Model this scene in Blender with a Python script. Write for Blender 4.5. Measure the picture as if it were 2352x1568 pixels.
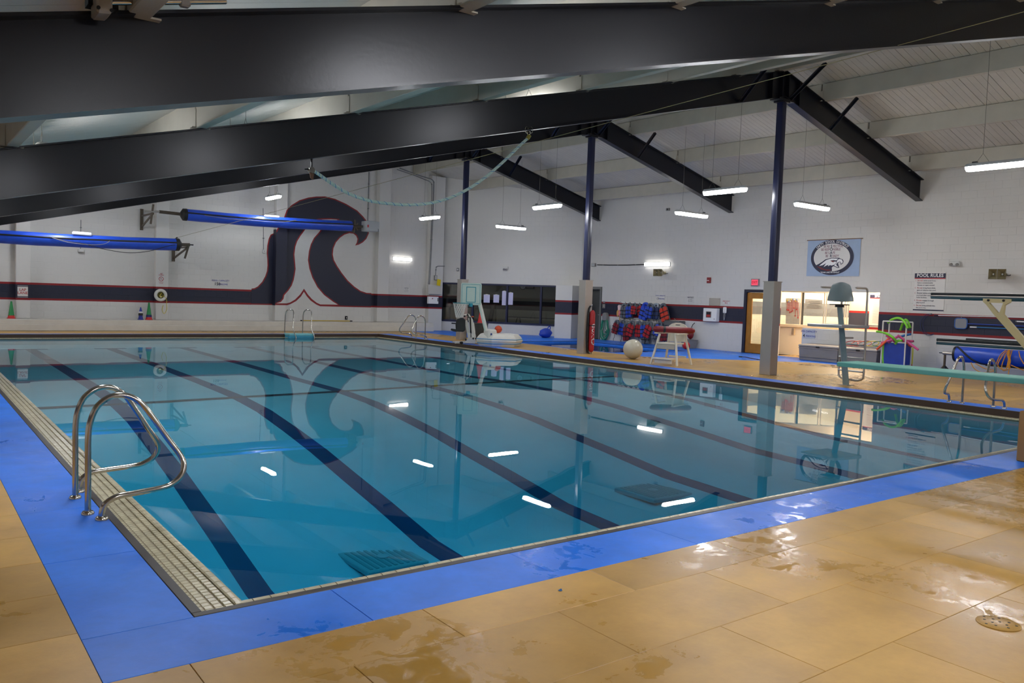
import bpy, bmesh, math, random
import numpy as np
from mathutils import Vector, Matrix, Euler
random.seed(7)
for o in list(bpy.data.objects): bpy.data.objects.remove(o)
SC = bpy.context.scene
COL = SC.collection
PI = math.pi

# ------------------------------------------------------------------ camera
YAW, PITCH, ROLL = 0.64670, -0.05510, 0.03410
FPX = 1870.79
CAM = np.array([-1.2067, -4.1028, 1.6300])
def _axes():
    f = np.array([math.sin(YAW)*math.cos(PITCH), math.cos(YAW)*math.cos(PITCH), math.sin(PITCH)])
    r = np.array([math.cos(YAW), -math.sin(YAW), 0.0]); u = np.cross(r, f)
    return r*math.cos(ROLL)+u*math.sin(ROLL), -r*math.sin(ROLL)+u*math.cos(ROLL), f
RT, UP, FW = _axes()
cd = bpy.data.cameras.new('camera'); cam = bpy.data.objects.new('camera', cd); COL.objects.link(cam)
cam.matrix_world = Matrix(((RT[0], UP[0], -FW[0], CAM[0]), (RT[1], UP[1], -FW[1], CAM[1]), (RT[2], UP[2], -FW[2], CAM[2]), (0, 0, 0, 1)))
cd.sensor_fit = 'HORIZONTAL'; cd.sensor_width = 36.0; cd.lens = FPX/2352*36.0
cd.clip_start = 0.05; cd.clip_end = 200
SC.camera = cam

# ------------------------------------------------------------------ world, exposure, lamp power
w = bpy.data.worlds.new('world'); SC.world = w; w.use_nodes = True
w.node_tree.nodes['Background'].inputs[0].default_value = (0.02, 0.022, 0.026, 1)
w.node_tree.nodes['Background'].inputs[1].default_value = 1.0
SC.view_settings.view_transform = 'Standard'; SC.view_settings.look = 'None'
SC.view_settings.exposure = 0.0; SC.view_settings.gamma = 1.0
SC.view_settings.use_curve_mapping = False
LAMP_W = 72.0       # emission of the hanging lamps
LEFT_W = 82.0      # unseen lamps up between the beams, some inferred, others added to brighten
OFFICE_W = 120.0

# ------------------------------------------------------------------ measured points: pixel of the survey camera -> point on a real plane
def ray(q):
    return RT*((q[0]-1176)/FPX) - UP*((q[1]-784)/FPX) + FW
def onz(q, z=0.0):
    d = ray(q); return CAM+d*((z-CAM[2])/d[2])
def onx(q, x):
    d = ray(q); return CAM+d*((x-CAM[0])/d[0])
def ony(q, y):
    d = ray(q); return CAM+d*((y-CAM[1])/d[1])
def onpl(q, p0, n):
    d = ray(q); return CAM+d*(np.dot(np.array(p0)-CAM, n)/np.dot(d, n))
def hgt(base, t):   # height of pixel t above the ground point base
    d = ray(t); s = np.dot((np.array(base)-CAM)[:2], d[:2])/np.dot(d[:2], d[:2]); return CAM[2]+s*d[2]

W, L = 13.70, 24.22            # pool, edge to edge
XR, YF, XL, YN = 21.72, 27.17, -3.4, -5.7   # walls
XC = 15.14                     # ridge and column line
ZS0, ZS1, RB = 0.97, 1.55, 0.068            # painted band
WZ = -0.105                    # water level
GUT = 0.31                     # gutter width
BEAM_Y = [-5.42, 1.05, 7.51, 13.99, 20.62]

# ------------------------------------------------------------------ materials
def lin(c): return tuple(((x/255)/12.92 if x/255 <= 0.04045 else ((x/255+0.055)/1.055)**2.4) for x in c)
MATS = {}
def mat(name, rgb, rough=0.5, metal=0.0, var=0.0, scale=6.0, bump=0.0, bscale=60.0, spec=0.5, emit=0, coat=0, alpha=1, trans=0, objvar=0, rvar=0):
    if name in MATS: return MATS[name]
    m = bpy.data.materials.new(name); m.use_nodes = True; nt = m.node_tree
    b = nt.nodes['Principled BSDF']; c = lin(rgb)+(1,)
    b.inputs['Base Color'].default_value = c; b.inputs['Roughness'].default_value = rough
    b.inputs['Metallic'].default_value = metal; b.inputs['Specular IOR Level'].default_value = spec
    b.inputs['Coat Weight'].default_value = coat
    b.inputs['Transmission Weight'].default_value = trans
    if emit:
        b.inputs['Emission Color'].default_value = c; b.inputs['Emission Strength'].default_value = emit
    tc = nt.nodes.new('ShaderNodeNewGeometry').outputs['Position']
    if var or rvar:
        n = nt.nodes.new('ShaderNodeTexNoise'); n.inputs['Scale'].default_value = scale; n.inputs['Detail'].default_value = 5
        nt.links.new(tc, n.inputs['Vector'])
        if var:
            mr = nt.nodes.new('ShaderNodeMapRange'); mr.inputs[1].default_value = .3; mr.inputs[2].default_value = .7
            mr.inputs[3].default_value = 1-var; mr.inputs[4].default_value = 1+var
            nt.links.new(n.outputs['Fac'], mr.inputs[0])
            hs = nt.nodes.new('ShaderNodeHueSaturation'); hs.inputs['Color'].default_value = c
            nt.links.new(mr.outputs[0], hs.inputs['Value'])
            if objvar:
                oi = nt.nodes.new('ShaderNodeObjectInfo'); m2 = nt.nodes.new('ShaderNodeMapRange')
                m2.inputs[3].default_value = 1-objvar; m2.inputs[4].default_value = 1+objvar
                nt.links.new(oi.outputs['Random'], m2.inputs[0])
                mu = nt.nodes.new('ShaderNodeMath'); mu.operation = 'MULTIPLY'
                nt.links.new(m2.outputs[0], mu.inputs[0]); nt.links.new(mr.outputs[0], mu.inputs[1]); nt.links.new(mu.outputs[0], hs.inputs['Value'])
            nt.links.new(hs.outputs[0], b.inputs['Base Color'])
        if rvar:
            mq = nt.nodes.new('ShaderNodeMapRange'); mq.inputs[1].default_value = .35; mq.inputs[2].default_value = .65
            mq.inputs[3].default_value = max(.02, rough-rvar); mq.inputs[4].default_value = min(1, rough+rvar)
            nt.links.new(n.outputs['Fac'], mq.inputs[0]); nt.links.new(mq.outputs[0], b.inputs['Roughness'])
    if bump:
        n2 = nt.nodes.new('ShaderNodeTexNoise'); n2.inputs['Scale'].default_value = bscale; n2.inputs['Detail'].default_value = 3
        nt.links.new(tc, n2.inputs['Vector'])
        bp = nt.nodes.new('ShaderNodeBump'); bp.inputs['Strength'].default_value = bump; bp.inputs['Distance'].default_value = 0.01
        nt.links.new(n2.outputs['Fac'], bp.inputs['Height']); nt.links.new(bp.outputs[0], b.inputs['Normal'])
    MATS[name] = m
    return m

def emis(name, rgb, strength):
    m = bpy.data.materials.new(name); m.use_nodes = True; nt = m.node_tree
    nt.nodes.remove(nt.nodes['Principled BSDF'])
    e = nt.nodes.new('ShaderNodeEmission'); e.inputs[0].default_value = lin(rgb)+(1,); e.inputs[1].default_value = strength
    nt.links.new(e.outputs[0], nt.nodes['Material Output'].inputs[0]); MATS[name] = m
    return m

def math_node(nt, op, a, b=None):
    n = nt.nodes.new('ShaderNodeMath'); n.operation = op
    for i, v in enumerate((a, b)):
        if v is None: continue
        if isinstance(v, (int, float)): n.inputs[i].default_value = v
        else: nt.links.new(v, n.inputs[i])
    return n.outputs[0]

def wall_paint(name, rgb, navy=(31, 34, 54), red=(136, 18, 24), gap=None, axis=0, z0=ZS0, z1=ZS1, rb=RB, stripe=True, rough=.55):
    """painted concrete block: plain colour with a navy band between two red lines at a fixed height"""
    m = mat(name, rgb, rough, var=0.025, scale=.8, bump=.35, bscale=90)
    if not stripe: return m
    nt = m.node_tree; b = nt.nodes['Principled BSDF']
    src = b.inputs['Base Color'].links[0].from_socket
    g = nt.nodes.new('ShaderNodeNewGeometry'); sp = nt.nodes.new('ShaderNodeSeparateXYZ'); nt.links.new(g.outputs['Position'], sp.inputs[0])
    z = sp.outputs[2]
    band = math_node(nt, 'MULTIPLY', math_node(nt, 'GREATER_THAN', z, z0), math_node(nt, 'LESS_THAN', z, z1))
    core = math_node(nt, 'MULTIPLY', math_node(nt, 'GREATER_THAN', z, z0+rb), math_node(nt, 'LESS_THAN', z, z1-rb))
    if gap:
        a = sp.outputs[axis]
        out = math_node(nt, 'SUBTRACT', 1.0, math_node(nt, 'MULTIPLY', math_node(nt, 'GREATER_THAN', a, gap[0]), math_node(nt, 'LESS_THAN', a, gap[1])))
        band = math_node(nt, 'MULTIPLY', band, out)
    m1 = nt.nodes.new('ShaderNodeMix'); m1.data_type = 'RGBA'; m1.inputs['A'].default_value = lin(red)+(1,); m1.inputs['B'].default_value = lin(navy)+(1,)
    nt.links.new(core, m1.inputs['Factor'])
    m2 = nt.nodes.new('ShaderNodeMix'); m2.data_type = 'RGBA'; nt.links.new(src, m2.inputs['A']); nt.links.new(m1.outputs['Result'], m2.inputs['B'])
    nt.links.new(band, m2.inputs['Factor'])
    nt.links.new(m2.outputs['Result'], b.inputs['Base Color'])
    return m

def wet_floor(name, rgb, wet=(.62, .60, .55), s1=.55, thr=.56, puddle=.645, rough=.55, objvar=.15, var=.10):
    """coated deck: dry colour with darker damp patches and a few glossy puddles"""
    m = bpy.data.materials.new(name); m.use_nodes = True; nt = m.node_tree; b = nt.nodes['Principled BSDF']
    g = nt.nodes.new('ShaderNodeNewGeometry').outputs['Position']
    def noise(s, d=6, dist=0.0):
        n = nt.nodes.new('ShaderNodeTexNoise'); n.inputs['Scale'].default_value = s; n.inputs['Detail'].default_value = d
        n.inputs['Distortion'].default_value = dist; n.inputs['Roughness'].default_value = .62
        nt.links.new(g, n.inputs['Vector']); return n.outputs['Fac']
    def mr(v, a, b2, c, d):
        n = nt.nodes.new('ShaderNodeMapRange'); nt.links.new(v, n.inputs[0])
        for i, x in enumerate((a, b2, c, d)): n.inputs[i+1].default_value = x
        return n.outputs[0]
    n1 = noise(s1, 7, .4); n2 = noise(3.0, 5); n3 = noise(22, 4)
    n4 = noise(5.5, 6, .8); damp = mr(n1, thr-.10, thr+.08, 0, 1); pud = math_node(nt, 'MULTIPLY', mr(n1, puddle-.03, puddle+.03, 0, 1), mr(n4, .50, .60, 0, 1))
    oi = nt.nodes.new('ShaderNodeObjectInfo')
    val = math_node(nt, 'MULTIPLY', mr(oi.outputs['Random'], 0, 1, 1-objvar, 1+objvar), math_node(nt, 'MULTIPLY', mr(n2, .3, .7, 1-var, 1+var), mr(n3, .3, .7, .97, 1.03)))
    hs = nt.nodes.new('ShaderNodeHueSaturation'); hs.inputs['Color'].default_value = lin(rgb)+(1,); nt.links.new(val, hs.inputs['Value'])
    mx = nt.nodes.new('ShaderNodeMix'); mx.data_type = 'RGBA'; mx.blend_type = 'MULTIPLY'; nt.links.new(damp, mx.inputs['Factor'])
    nt.links.new(hs.outputs[0], mx.inputs['A']); mx.inputs['B'].default_value = wet+(1,)
    nt.links.new(mx.outputs['Result'], b.inputs['Base Color'])
    r = math_node(nt, 'SUBTRACT', math_node(nt, 'SUBTRACT', rough, math_node(nt, 'MULTIPLY', damp, .13)), math_node(nt, 'MULTIPLY', pud, .24))
    nt.links.new(r, b.inputs['Roughness'])
    bp = nt.nodes.new('ShaderNodeBump'); bp.inputs['Distance'].default_value = .004
    nt.links.new(math_node(nt, 'SUBTRACT', .22, math_node(nt, 'MULTIPLY', pud, .2)), bp.inputs['Strength'])
    nt.links.new(n3, bp.inputs['Height']); nt.links.new(bp.outputs[0], b.inputs['Normal'])
    MATS[name] = m; return m

# ------------------------------------------------------------------ mesh builder
class M:
    def __init__(s, o=(0, 0, 0)):
        s.v = []; s.f = []; s.o = np.array(o, float)
    def add(s, vs, fs):
        k = len(s.v); s.v += [tuple(np.array(v, float)-s.o) for v in vs]; s.f += [tuple(i+k for i in f) for f in fs]; return s
    def box(s, c, d, rot=None):
        hx, hy, hz = d[0]/2, d[1]/2, d[2]/2
        vs = [Vector((x*hx, y*hy, z*hz)) for z in (-1, 1) for y in (-1, 1) for x in (-1, 1)]
        if rot is not None:
            R = Euler(rot).to_matrix() if not isinstance(rot, Matrix) else rot
            vs = [R @ v for v in vs]
        return s.add([v+Vector(c) for v in vs], [(0, 2, 3, 1), (4, 5, 7, 6), (0, 1, 5, 4), (2, 6, 7, 3), (0, 4, 6, 2), (1, 3, 7, 5)])
    def bb(s, a, b):
        return s.box([(a[i]+b[i])/2 for i in range(3)], [abs(b[i]-a[i]) for i in range(3)])
    def bar(s, p, q, wd, ht, up=(0, 0, 1)):   # rectangular bar from p to q
        p = Vector(p); q = Vector(q); d = (q-p); ln = d.length; d.normalize()
        x = d.cross(Vector(up)); 
        if x.length < 1e-4: x = d.cross(Vector((1, 0, 0)))
        x.normalize(); y = x.cross(d); R = Matrix((x, d, y)).transposed()
        return s.box((p+q)/2, (wd, ln, ht), R)
    def tube(s, pts, r, seg=10, closed=False, caps=True):
        P = [Vector(p) for p in pts]; n = len(P); rs = r if isinstance(r, (list, tuple)) else [r]*n
        vs = []; prev = None
        for i in range(n):
            if closed: t = P[(i+1) % n]-P[i-1]
            else: t = P[min(i+1, n-1)]-P[max(i-1, 0)]
            t.normalize()
            if prev is None:
                a = t.cross(Vector((0, 0, 1)))
                if a.length < 1e-3: a = t.cross(Vector((1, 0, 0)))
            else:
                a = prev-t*prev.dot(t)
            a.normalize(); prev = a; b = t.cross(a)
            for k in range(seg):
                an = 2*PI*k/seg; vs.append(P[i]+(a*math.cos(an)+b*math.sin(an))*rs[i])
        fs = []
        for i in range(n if closed else n-1):
            j = (i+1) % n
            for k in range(seg): k2 = (k+1) % seg; fs.append((i*seg+k, i*seg+k2, j*seg+k2, j*seg+k))
        if caps and not closed:
            fs.append(tuple(range(seg-1, -1, -1))); fs.append(tuple((n-1)*seg+k for k in range(seg)))
        return s.add(vs, fs)
    def cyl(s, p, q, r, seg=20, r2=None): return s.tube([p, q], [r, r if r2 is None else r2], seg)
    def lathe(s, prof, c=(0, 0, 0), seg=24, axis='z', cap=True):   # prof: (radius, height)
        vs = []; n = len(prof)
        for r, h in prof:
            for k in range(seg):
                a = 2*PI*k/seg; x, y = r*math.cos(a), r*math.sin(a)
                v = {'z': (x, y, h), 'x': (h, x, y), 'y': (x, h, y)}[axis]
                vs.append((v[0]+c[0], v[1]+c[1], v[2]+c[2]))
        fs = [(i*seg+k, i*seg+(k+1) % seg, (i+1)*seg+(k+1) % seg, (i+1)*seg+k) for i in range(n-1) for k in range(seg)]
        if cap: fs += [tuple(range(seg-1, -1, -1)), tuple((n-1)*seg+k for k in range(seg))]
        return s.add(vs, fs)
    def prism(s, poly, fn, t0, t1):    # poly 2D -> fn(a, b, t) 3D, thickness t0..t1
        n = len(poly); s.add([fn(a, b, t0) for a, b in poly]+[fn(a, b, t1) for a, b in poly],
              [tuple(range(n-1, -1, -1)), tuple(range(n, 2*n))]+[(i, (i+1) % n, n+(i+1) % n, n+i) for i in range(n)]); return s
    def sphere(s, c, r, seg=24, rings=14, sc=(1, 1, 1)):
        prof = [(r*math.sin(PI*i/rings), -r*math.cos(PI*i/rings)) for i in range(rings+1)]
        prof[0] = (r*.02, prof[0][1]); prof[-1] = (r*.02, prof[-1][1])
        k = len(s.v); s.lathe(prof, (0, 0, 0), seg)
        for i in range(k, len(s.v)):
            v = np.array(s.v[i])+s.o; s.v[i] = tuple(v*np.array(sc)+np.array(c)-s.o)
        return s
    def build(s, name, mt, parent=None, smooth=None, bevel=0, bseg=1):
        me = bpy.data.meshes.new(name); me.from_pydata(s.v, [], s.f)
        bm = bmesh.new(); bm.from_mesh(me)
        if bevel:
            es = [e for e in bm.edges if len(e.link_faces) == 2 and e.calc_face_angle(0) > .5]
            bmesh.ops.bevel(bm, geom=es, offset=bevel, segments=bseg, profile=.5, affect='EDGES', clamp_overlap=True)
        bmesh.ops.recalc_face_normals(bm, faces=bm.faces); bm.to_mesh(me); bm.free()
        for m in (mt if isinstance(mt, list) else [mt]): me.materials.append(m)
        if smooth is not None:
            for p in me.polygons: p.use_smooth = True
            me.set_sharp_from_angle(angle=smooth)
        o = bpy.data.objects.new(name, me); COL.objects.link(o)
        if parent is not None: o.parent = parent
        return o

SM = .7
def tag(o, label, cat, group=None):
    o['label'] = label; o['category'] = cat
    if group: o['group'] = group
    return o
def thing(name, label, cat, loc=(0, 0, 0), rz=0, group=None):
    o = bpy.data.objects.new(name, None); COL.objects.link(o); o.empty_display_size = .2
    o.location = tuple(float(x) for x in loc); o.rotation_euler = (0, 0, rz); return tag(o, label, cat, group)
def struct(o): o['kind'] = 'structure'; return o
def stuff(o): o['kind'] = 'stuff'; return o
def setting(name, loc=(0, 0, 0)):
    o = bpy.data.objects.new(name, None); COL.objects.link(o); o.location = loc; o['kind'] = 'structure'; return o
def child_copy(src, parent, loc=(0, 0, 0)):
    c = src.copy(); COL.objects.link(c); c.parent = parent; c.location = loc; return c
def copy_tree(src, loc, rz=None, label=None, group=None):
    r = src.copy(); COL.objects.link(r); r.location = tuple(float(x) for x in loc)
    if rz is not None: r.rotation_euler = (0, 0, rz)
    if label: r['label'] = label
    if group: r['group'] = group
    for ch in list(src.children):
        c = ch.copy(); COL.objects.link(c); c.parent = r
        for g in list(ch.children):
            d = g.copy(); COL.objects.link(d); d.parent = c
    return r
RZR = -PI/2        # facing of things mounted on the right wall (front is local -y)

def text_mesh(txt, size, bold=.0, align='CENTER', extr=.0006, sx=1.0, space=1.0):
    c = bpy.data.curves.new('t', 'FONT'); c.body = txt; c.size = size; c.align_x = align; c.align_y = 'CENTER'
    c.offset = bold*size; c.extrude = extr; c.space_character = space; c.resolution_u = 2
    o = bpy.data.objects.new('t', c); me = bpy.data.meshes.new_from_object(o)
    vs = [(v.co.x*sx, v.co.y, v.co.z) for v in me.vertices]; fs = [tuple(p.vertices) for p in me.polygons]
    bpy.data.objects.remove(o); bpy.data.meshes.remove(me); return vs, fs
def text(m, txt, size, x, z, y=-.012, **k):       # flat lettering on the front (local -y) of a sign
    vs, fs = text_mesh(txt, size, **k); m.add([(x+a, y-c, z+b) for a, b, c in vs], fs); return m

def smooth_pts(pts, n=6):
    """Catmull-Rom through pts"""
    P = [np.array(p, float) for p in pts]; out = []
    for i in range(len(P)-1):
        p0 = P[max(i-1, 0)]; p1 = P[i]; p2 = P[i+1]; p3 = P[min(i+2, len(P)-1)]
        for k in range(n):
            t = k/n; out.append(.5*((2*p1)+(-p0+p2)*t+(2*p0-5*p1+4*p2-p3)*t*t+(-p0+3*p1-3*p2+p3)*t**3))
    out.append(P[-1]); return [tuple(p) for p in out]

# ------------------------------------------------------------------ palette
WALLC = (210, 208, 203)
m_wall = wall_paint('far_wall_paint', WALLC, gap=(9.2, 15.35), axis=0)
m_wallr = wall_paint('side_wall_paint', WALLC)
m_plain = wall_paint('plain_wall_paint', WALLC, stripe=False)
m_cream = wall_paint('cream_wall_paint', (226, 212, 186), stripe=False)
m_creamband = wall_paint('cream_banded_paint', (226, 212, 186), navy=(52, 54, 70), red=(178, 30, 26))
m_officeband = wall_paint('office_banded_paint', (222, 218, 200), navy=(108, 108, 112), red=(108, 108, 112), z0=1.3, z1=1.75)
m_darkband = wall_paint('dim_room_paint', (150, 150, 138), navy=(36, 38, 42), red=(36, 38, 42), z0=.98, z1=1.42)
m_steel = mat('navy_steel', (16, 18, 28), .30, var=.06, scale=1.2, bump=.06, bscale=30, spec=.45)
m_navy = mat('navy_paint', (28, 31, 52), .5, var=.03)
m_red = mat('red_paint', (136, 18, 24), .5, var=.03)
m_white = mat('white_paint', (206, 206, 204), .5, var=.02)
m_wood = mat('painted_purlin', (180, 176, 163), .6, var=.05, scale=3, bump=.2)
m_deckroof = mat('roof_plank_paint', (188, 184, 174), .65, var=.04, scale=3, bump=.2, objvar=.025)
m_ss = mat('brushed_stainless', (186, 180, 172), .42, .9, var=.03, scale=2, rvar=.03)
m_chrome = mat('polished_stainless', (190, 186, 178), .16, 1.0, var=.05, scale=8)
m_tile = mat('cream_gutter_tile', (190, 182, 152), .25, var=.14, scale=9, bump=.1)
m_grout = mat('gutter_grout', (136, 122, 94), .6, var=.1, scale=20)
m_coping = mat('dark_coping', (54, 48, 44), .4, var=.15, scale=10)
m_tan = wet_floor('tan_deck_coating', (194, 153, 80), wet=(.76, .72, .64), s1=.42, thr=.52, puddle=.57, var=.10, rough=.42)
m_blue = wet_floor('blue_deck_coating', (28, 116, 226), wet=(.80, .88, .95), s1=.7, thr=.52, puddle=.58, rough=.5, objvar=.03, var=.12)
m_base = mat('deck_joint', (132, 104, 64), .8, var=.1)
m_black = mat('black_plastic', (22, 22, 24), .45, var=.05)
m_blackm = mat('black_metal', (30, 30, 32), .35, .6, var=.05)
m_grey = mat('grey_plastic', (134, 132, 130), .55, var=.05, bump=.1)
m_rope = mat('pale_rope', (168, 190, 180), .8, var=.15, scale=40, bump=.4, bscale=200)
m_ropeblue = mat('blue_rope_fleck', (60, 110, 170), .8, var=.1)
m_bluevinyl = mat('blue_vinyl_cover', (34, 78, 198), .34, var=.10, scale=4, bump=.3, bscale=12)
m_glass = None
def glass(name, tint=(.93, .95, .95), refl=1.0):
    m = bpy.data.materials.new(name); m.use_nodes = True; nt = m.node_tree; nt.nodes.remove(nt.nodes['Principled BSDF'])
    t = nt.nodes.new('ShaderNodeBsdfTransparent'); t.inputs[0].default_value = tint+(1,)
    g = nt.nodes.new('ShaderNodeBsdfGlossy'); g.inputs['Roughness'].default_value = .0
    fr = nt.nodes.new('ShaderNodeFresnel'); fr.inputs['IOR'].default_value = 1.45
    mx = nt.nodes.new('ShaderNodeMixShader')
    nt.links.new(math_node(nt, 'MULTIPLY', fr.outputs[0], refl), mx.inputs[0]); nt.links.new(t.outputs[0], mx.inputs[1]); nt.links.new(g.outputs[0], mx.inputs[2])
    nt.links.new(mx.outputs[0], nt.nodes['Material Output'].inputs[0]); return m
m_glass = glass('window_glass', refl=1.6)

# ------------------------------------------------------------------ block walls
def clip_poly(poly, a, b, c):      # keep a*x+b*y<=c
    out = []
    for i in range(len(poly)):
        p, q = poly[i], poly[(i+1) % len(poly)]
        dp, dq = a*p[0]+b*p[1]-c, a*q[0]+b*q[1]-c
        if dp <= 0: out.append(p)
        if (dp < 0 and dq > 0) or (dp > 0 and dq < 0):
            t = dp/(dp-dq); out.append((p[0]+(q[0]-p[0])*t, p[1]+(q[1]-p[1])*t))
    return out
def block_wall(name, o, u, n, length, top, holes, mt, nind, cam_ok=True, thick=.2, z0=0.0, near=None):
    """a wall of painted blocks: backing with real openings, blocks standing 3 mm proud with open joints.
    top(s) height at distance s; holes (s0, s1, z0, z1); the nind blocks nearest the camera are objects, the rest one part"""
    o = np.array(o, float); u = np.array(u, float); n = np.array(n, float)
    pt = lambda s, z, d: tuple(o+u*s+np.array((0, 0, z))+n*d)
    root = setting(name)
    # backing: columns between hole edges
    cuts = sorted(set([0, length]+[h[0] for h in holes]+[h[1] for h in holes]+[length*i/12 for i in range(1, 12)]))
    b = M()
    for s0, s1 in zip(cuts[:-1], cuts[1:]):
        mid = (s0+s1)/2; segs = [(z0, None)]
        for h in sorted([h for h in holes if h[0] <= mid <= h[1]], key=lambda h: h[2]):
            a0, _ = segs.pop()
            if h[2] > a0+1e-6: segs.append((a0, h[2]))
            segs.append((h[3], None))
        for a0, a1 in segs:
            q = [(s0, a0), (s1, a0), (s1, top(s1) if a1 is None else a1), (s0, top(s0) if a1 is None else a1)]
            b.prism(q, lambda s, z, t: pt(s, z, t), -thick, 0)
    b.build('backing', mt, root)
    bw, bh, j = .406, .203, .006
    items = []
    for r in range(int(max(top(s) for s in (0, length/2, length))/bh)+1):
        za, zb = z0+r*bh+j/2, z0+(r+1)*bh-j/2
        s = -(r % 2)*bw/2
        while s < length:
            a, c = max(s+j/5, 0), min(s+bw-j/5, length); s += bw
            if c-a < .02 or za > top((a+c)/2): continue
            zc = min(zb, top(a), top(c))
            if zc-za < .02: continue
            rects = [(a, c, za, zc)]
            for h in holes:
                nr = []
                for (p, q, y, z) in rects:
                    if q <= h[0] or p >= h[1] or z <= h[2] or y >= h[3]: nr.append((p, q, y, z)); continue
                    if p < h[0]: nr.append((p, h[0], y, z))
                    if q > h[1]: nr.append((h[1], q, y, z))
                    if p >= h[0] and q <= h[1]:
                        if y < h[2]: nr.append((p, q, y, h[2]))
                        if z > h[3]: nr.append((p, q, h[3], z))
                rects = nr
            for q in rects:
                if q[1]-q[0] > .03 and q[3]-q[2] > .03: items.append(q)
    def block(m, q, base=None):
        a, c, y, z = q; e = .002
        vs = [pt(a, y, 0), pt(c, y, 0), pt(c, z, 0), pt(a, z, 0), pt(a+e, y+e, .003), pt(c-e, y+e, .003), pt(c-e, z-e, .003), pt(a+e, z-e, .003)]
        m.add(vs, [(4, 5, 6, 7), (0, 1, 5, 4), (1, 2, 6, 5), (2, 3, 7, 6), (3, 0, 4, 7)])
    key = lambda q: np.linalg.norm(np.array(pt((q[0]+q[1])/2, (q[2]+q[3])/2, 0))-CAM)
    vis = lambda q: True if near is None else near((q[0]+q[1])/2, (q[2]+q[3])/2)
    items.sort(key=lambda q: (not vis(q), key(q)))
    full = {}
    for q in items[:nind]:
        a, c, y, z = q; kk = (round(c-a, 3), round(z-y, 3))
        if kk not in full:
            m = M(pt(a, y, 0)); block(m, q); ob = m.build('block', mt, root); full[kk] = ob; ob.location = pt(a, y, 0)
        else:
            child_copy(full[kk], root, pt(a, y, 0))
    if len(items) > nind:
        m = M()
        for q in items[nind:]: block(m, q)
        stuff(m.build('block_courses', mt, root))
    return root

# ================================================================== THE SHELL
def zbeam(x, y): return 6.36+.0105*(y-1.05)+(.25 if x < XC else -.265)*(x-XC)      # underside of the steel
BD = .60                                                                            # beam depth
PD = .42                                                                            # purlin depth
def zceil(x, y): return zbeam(x, y)+BD+PD
D1 = np.array((18.2, YF, 0.)); D2 = np.array((XR, 21.6, 0.))
DU = (D2-D1)/np.linalg.norm(D2-D1); DN = np.array((DU[1], -DU[0], 0.)); DLEN = float(np.linalg.norm(D2-D1))
if np.dot(DN, CAM-D1) < 0: DN = -DN
ondiag = lambda q: onpl(q, D1, DN)
sdiag = lambda q: float(np.dot(ondiag(q)-D1, DU))
RZD = math.atan2(DU[1], DU[0])

# ---- small openings measured on the walls
WS0, WS1 = sdiag((1012, 700)), sdiag((1287, 700)); WZ0, WZ1 = float(ondiag((1150, 743))[2]), float(ondiag((1150, 652))[2])
DOOR_Y0, DOOR_Y1 = 13.28, 12.02
ALC_Y0, ALC_Y1, ALC_Z, HALF_Z = 11.96, 8.50, 2.11, .955

gapx = (float(ony((577, 700), YF)[0]), float(ony((852, 700), YF)[0]))
MATS.pop('far_wall_paint'); m_wall = wall_paint('far_wall_paint', WALLC, gap=gapx, axis=0)

block_wall('wall_far', (XL, YF, 0), (1, 0, 0), (0, -1, 0), D1[0]-XL, lambda s: zceil(XL+s, YF), [], m_wall, 280, near=lambda s, z: 3.3 < s < 20.5 and .36 < z < 4)
block_wall('wall_diagonal', D1, DU, DN, DLEN, lambda s: zceil((D1+DU*s)[0], (D1+DU*s)[1]), [(WS0, WS1, WZ0, WZ1)], m_wallr, 250)
block_wall('wall_right', (XR, D2[1], 0), (0, -1, 0), (-1, 0, 0), D2[1]-YN, lambda s: zceil(XR, D2[1]-s),
           [(.12, 1.32, 0, 2.15), (D2[1]-DOOR_Y0, D2[1]-DOOR_Y1, 0, 2.14), (D2[1]-ALC_Y0, D2[1]-11.0, 0, ALC_Z), (D2[1]-11.0, D2[1]-ALC_Y1, HALF_Z, ALC_Z)],
           m_wallr, 290, near=lambda s, z: s < 17.6 and z < 4)
m = M(); m.prism([(YN, 0), (YF, 0), (YF, zceil(XL, YF)), (YN, zceil(XL, YN))], lambda a, b, t: (t, a, b), XL-.2, XL)
struct(m.build('wall_left', m_wallr))
m = M(); m.prism([(XL, 0), (XR, 0), (XR, zceil(XR, YN)), (XC, zceil(XC, YN)), (XL, zceil(XL, YN))], lambda a, b, t: (a, t, b), YN-.2, YN)
struct(m.build('wall_near', m_wallr))
# pilasters of the far wall
PILS = []
for i, (xa, xb) in enumerate([(1.86, 2.27), (6.15, 6.58), (10.54, 10.98), (14.97, 15.50), (17.50, 18.2)]):
    yf = YF-.30; PILS.append((xa, xb)); m = M()
    m.prism([(xa, YF), (xa, yf), (xb, yf), (xb, YF)], lambda a, b, t: (a, b, t), .37 if xb < 17.3 else 0.0, 0); m.v = [(x, y, z if z > 0 else zceil(x, YF)-.01) for x, y, z in m.v] if xb < 17.3 else m.v
    if xb > 17.3: m = M(); m.bb((xa, yf, .0), (xb, YF, zceil(xb, YF)-.05))
    struct(m.build('trim_%d' % (i+1), m_wall, bevel=.01))

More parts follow.
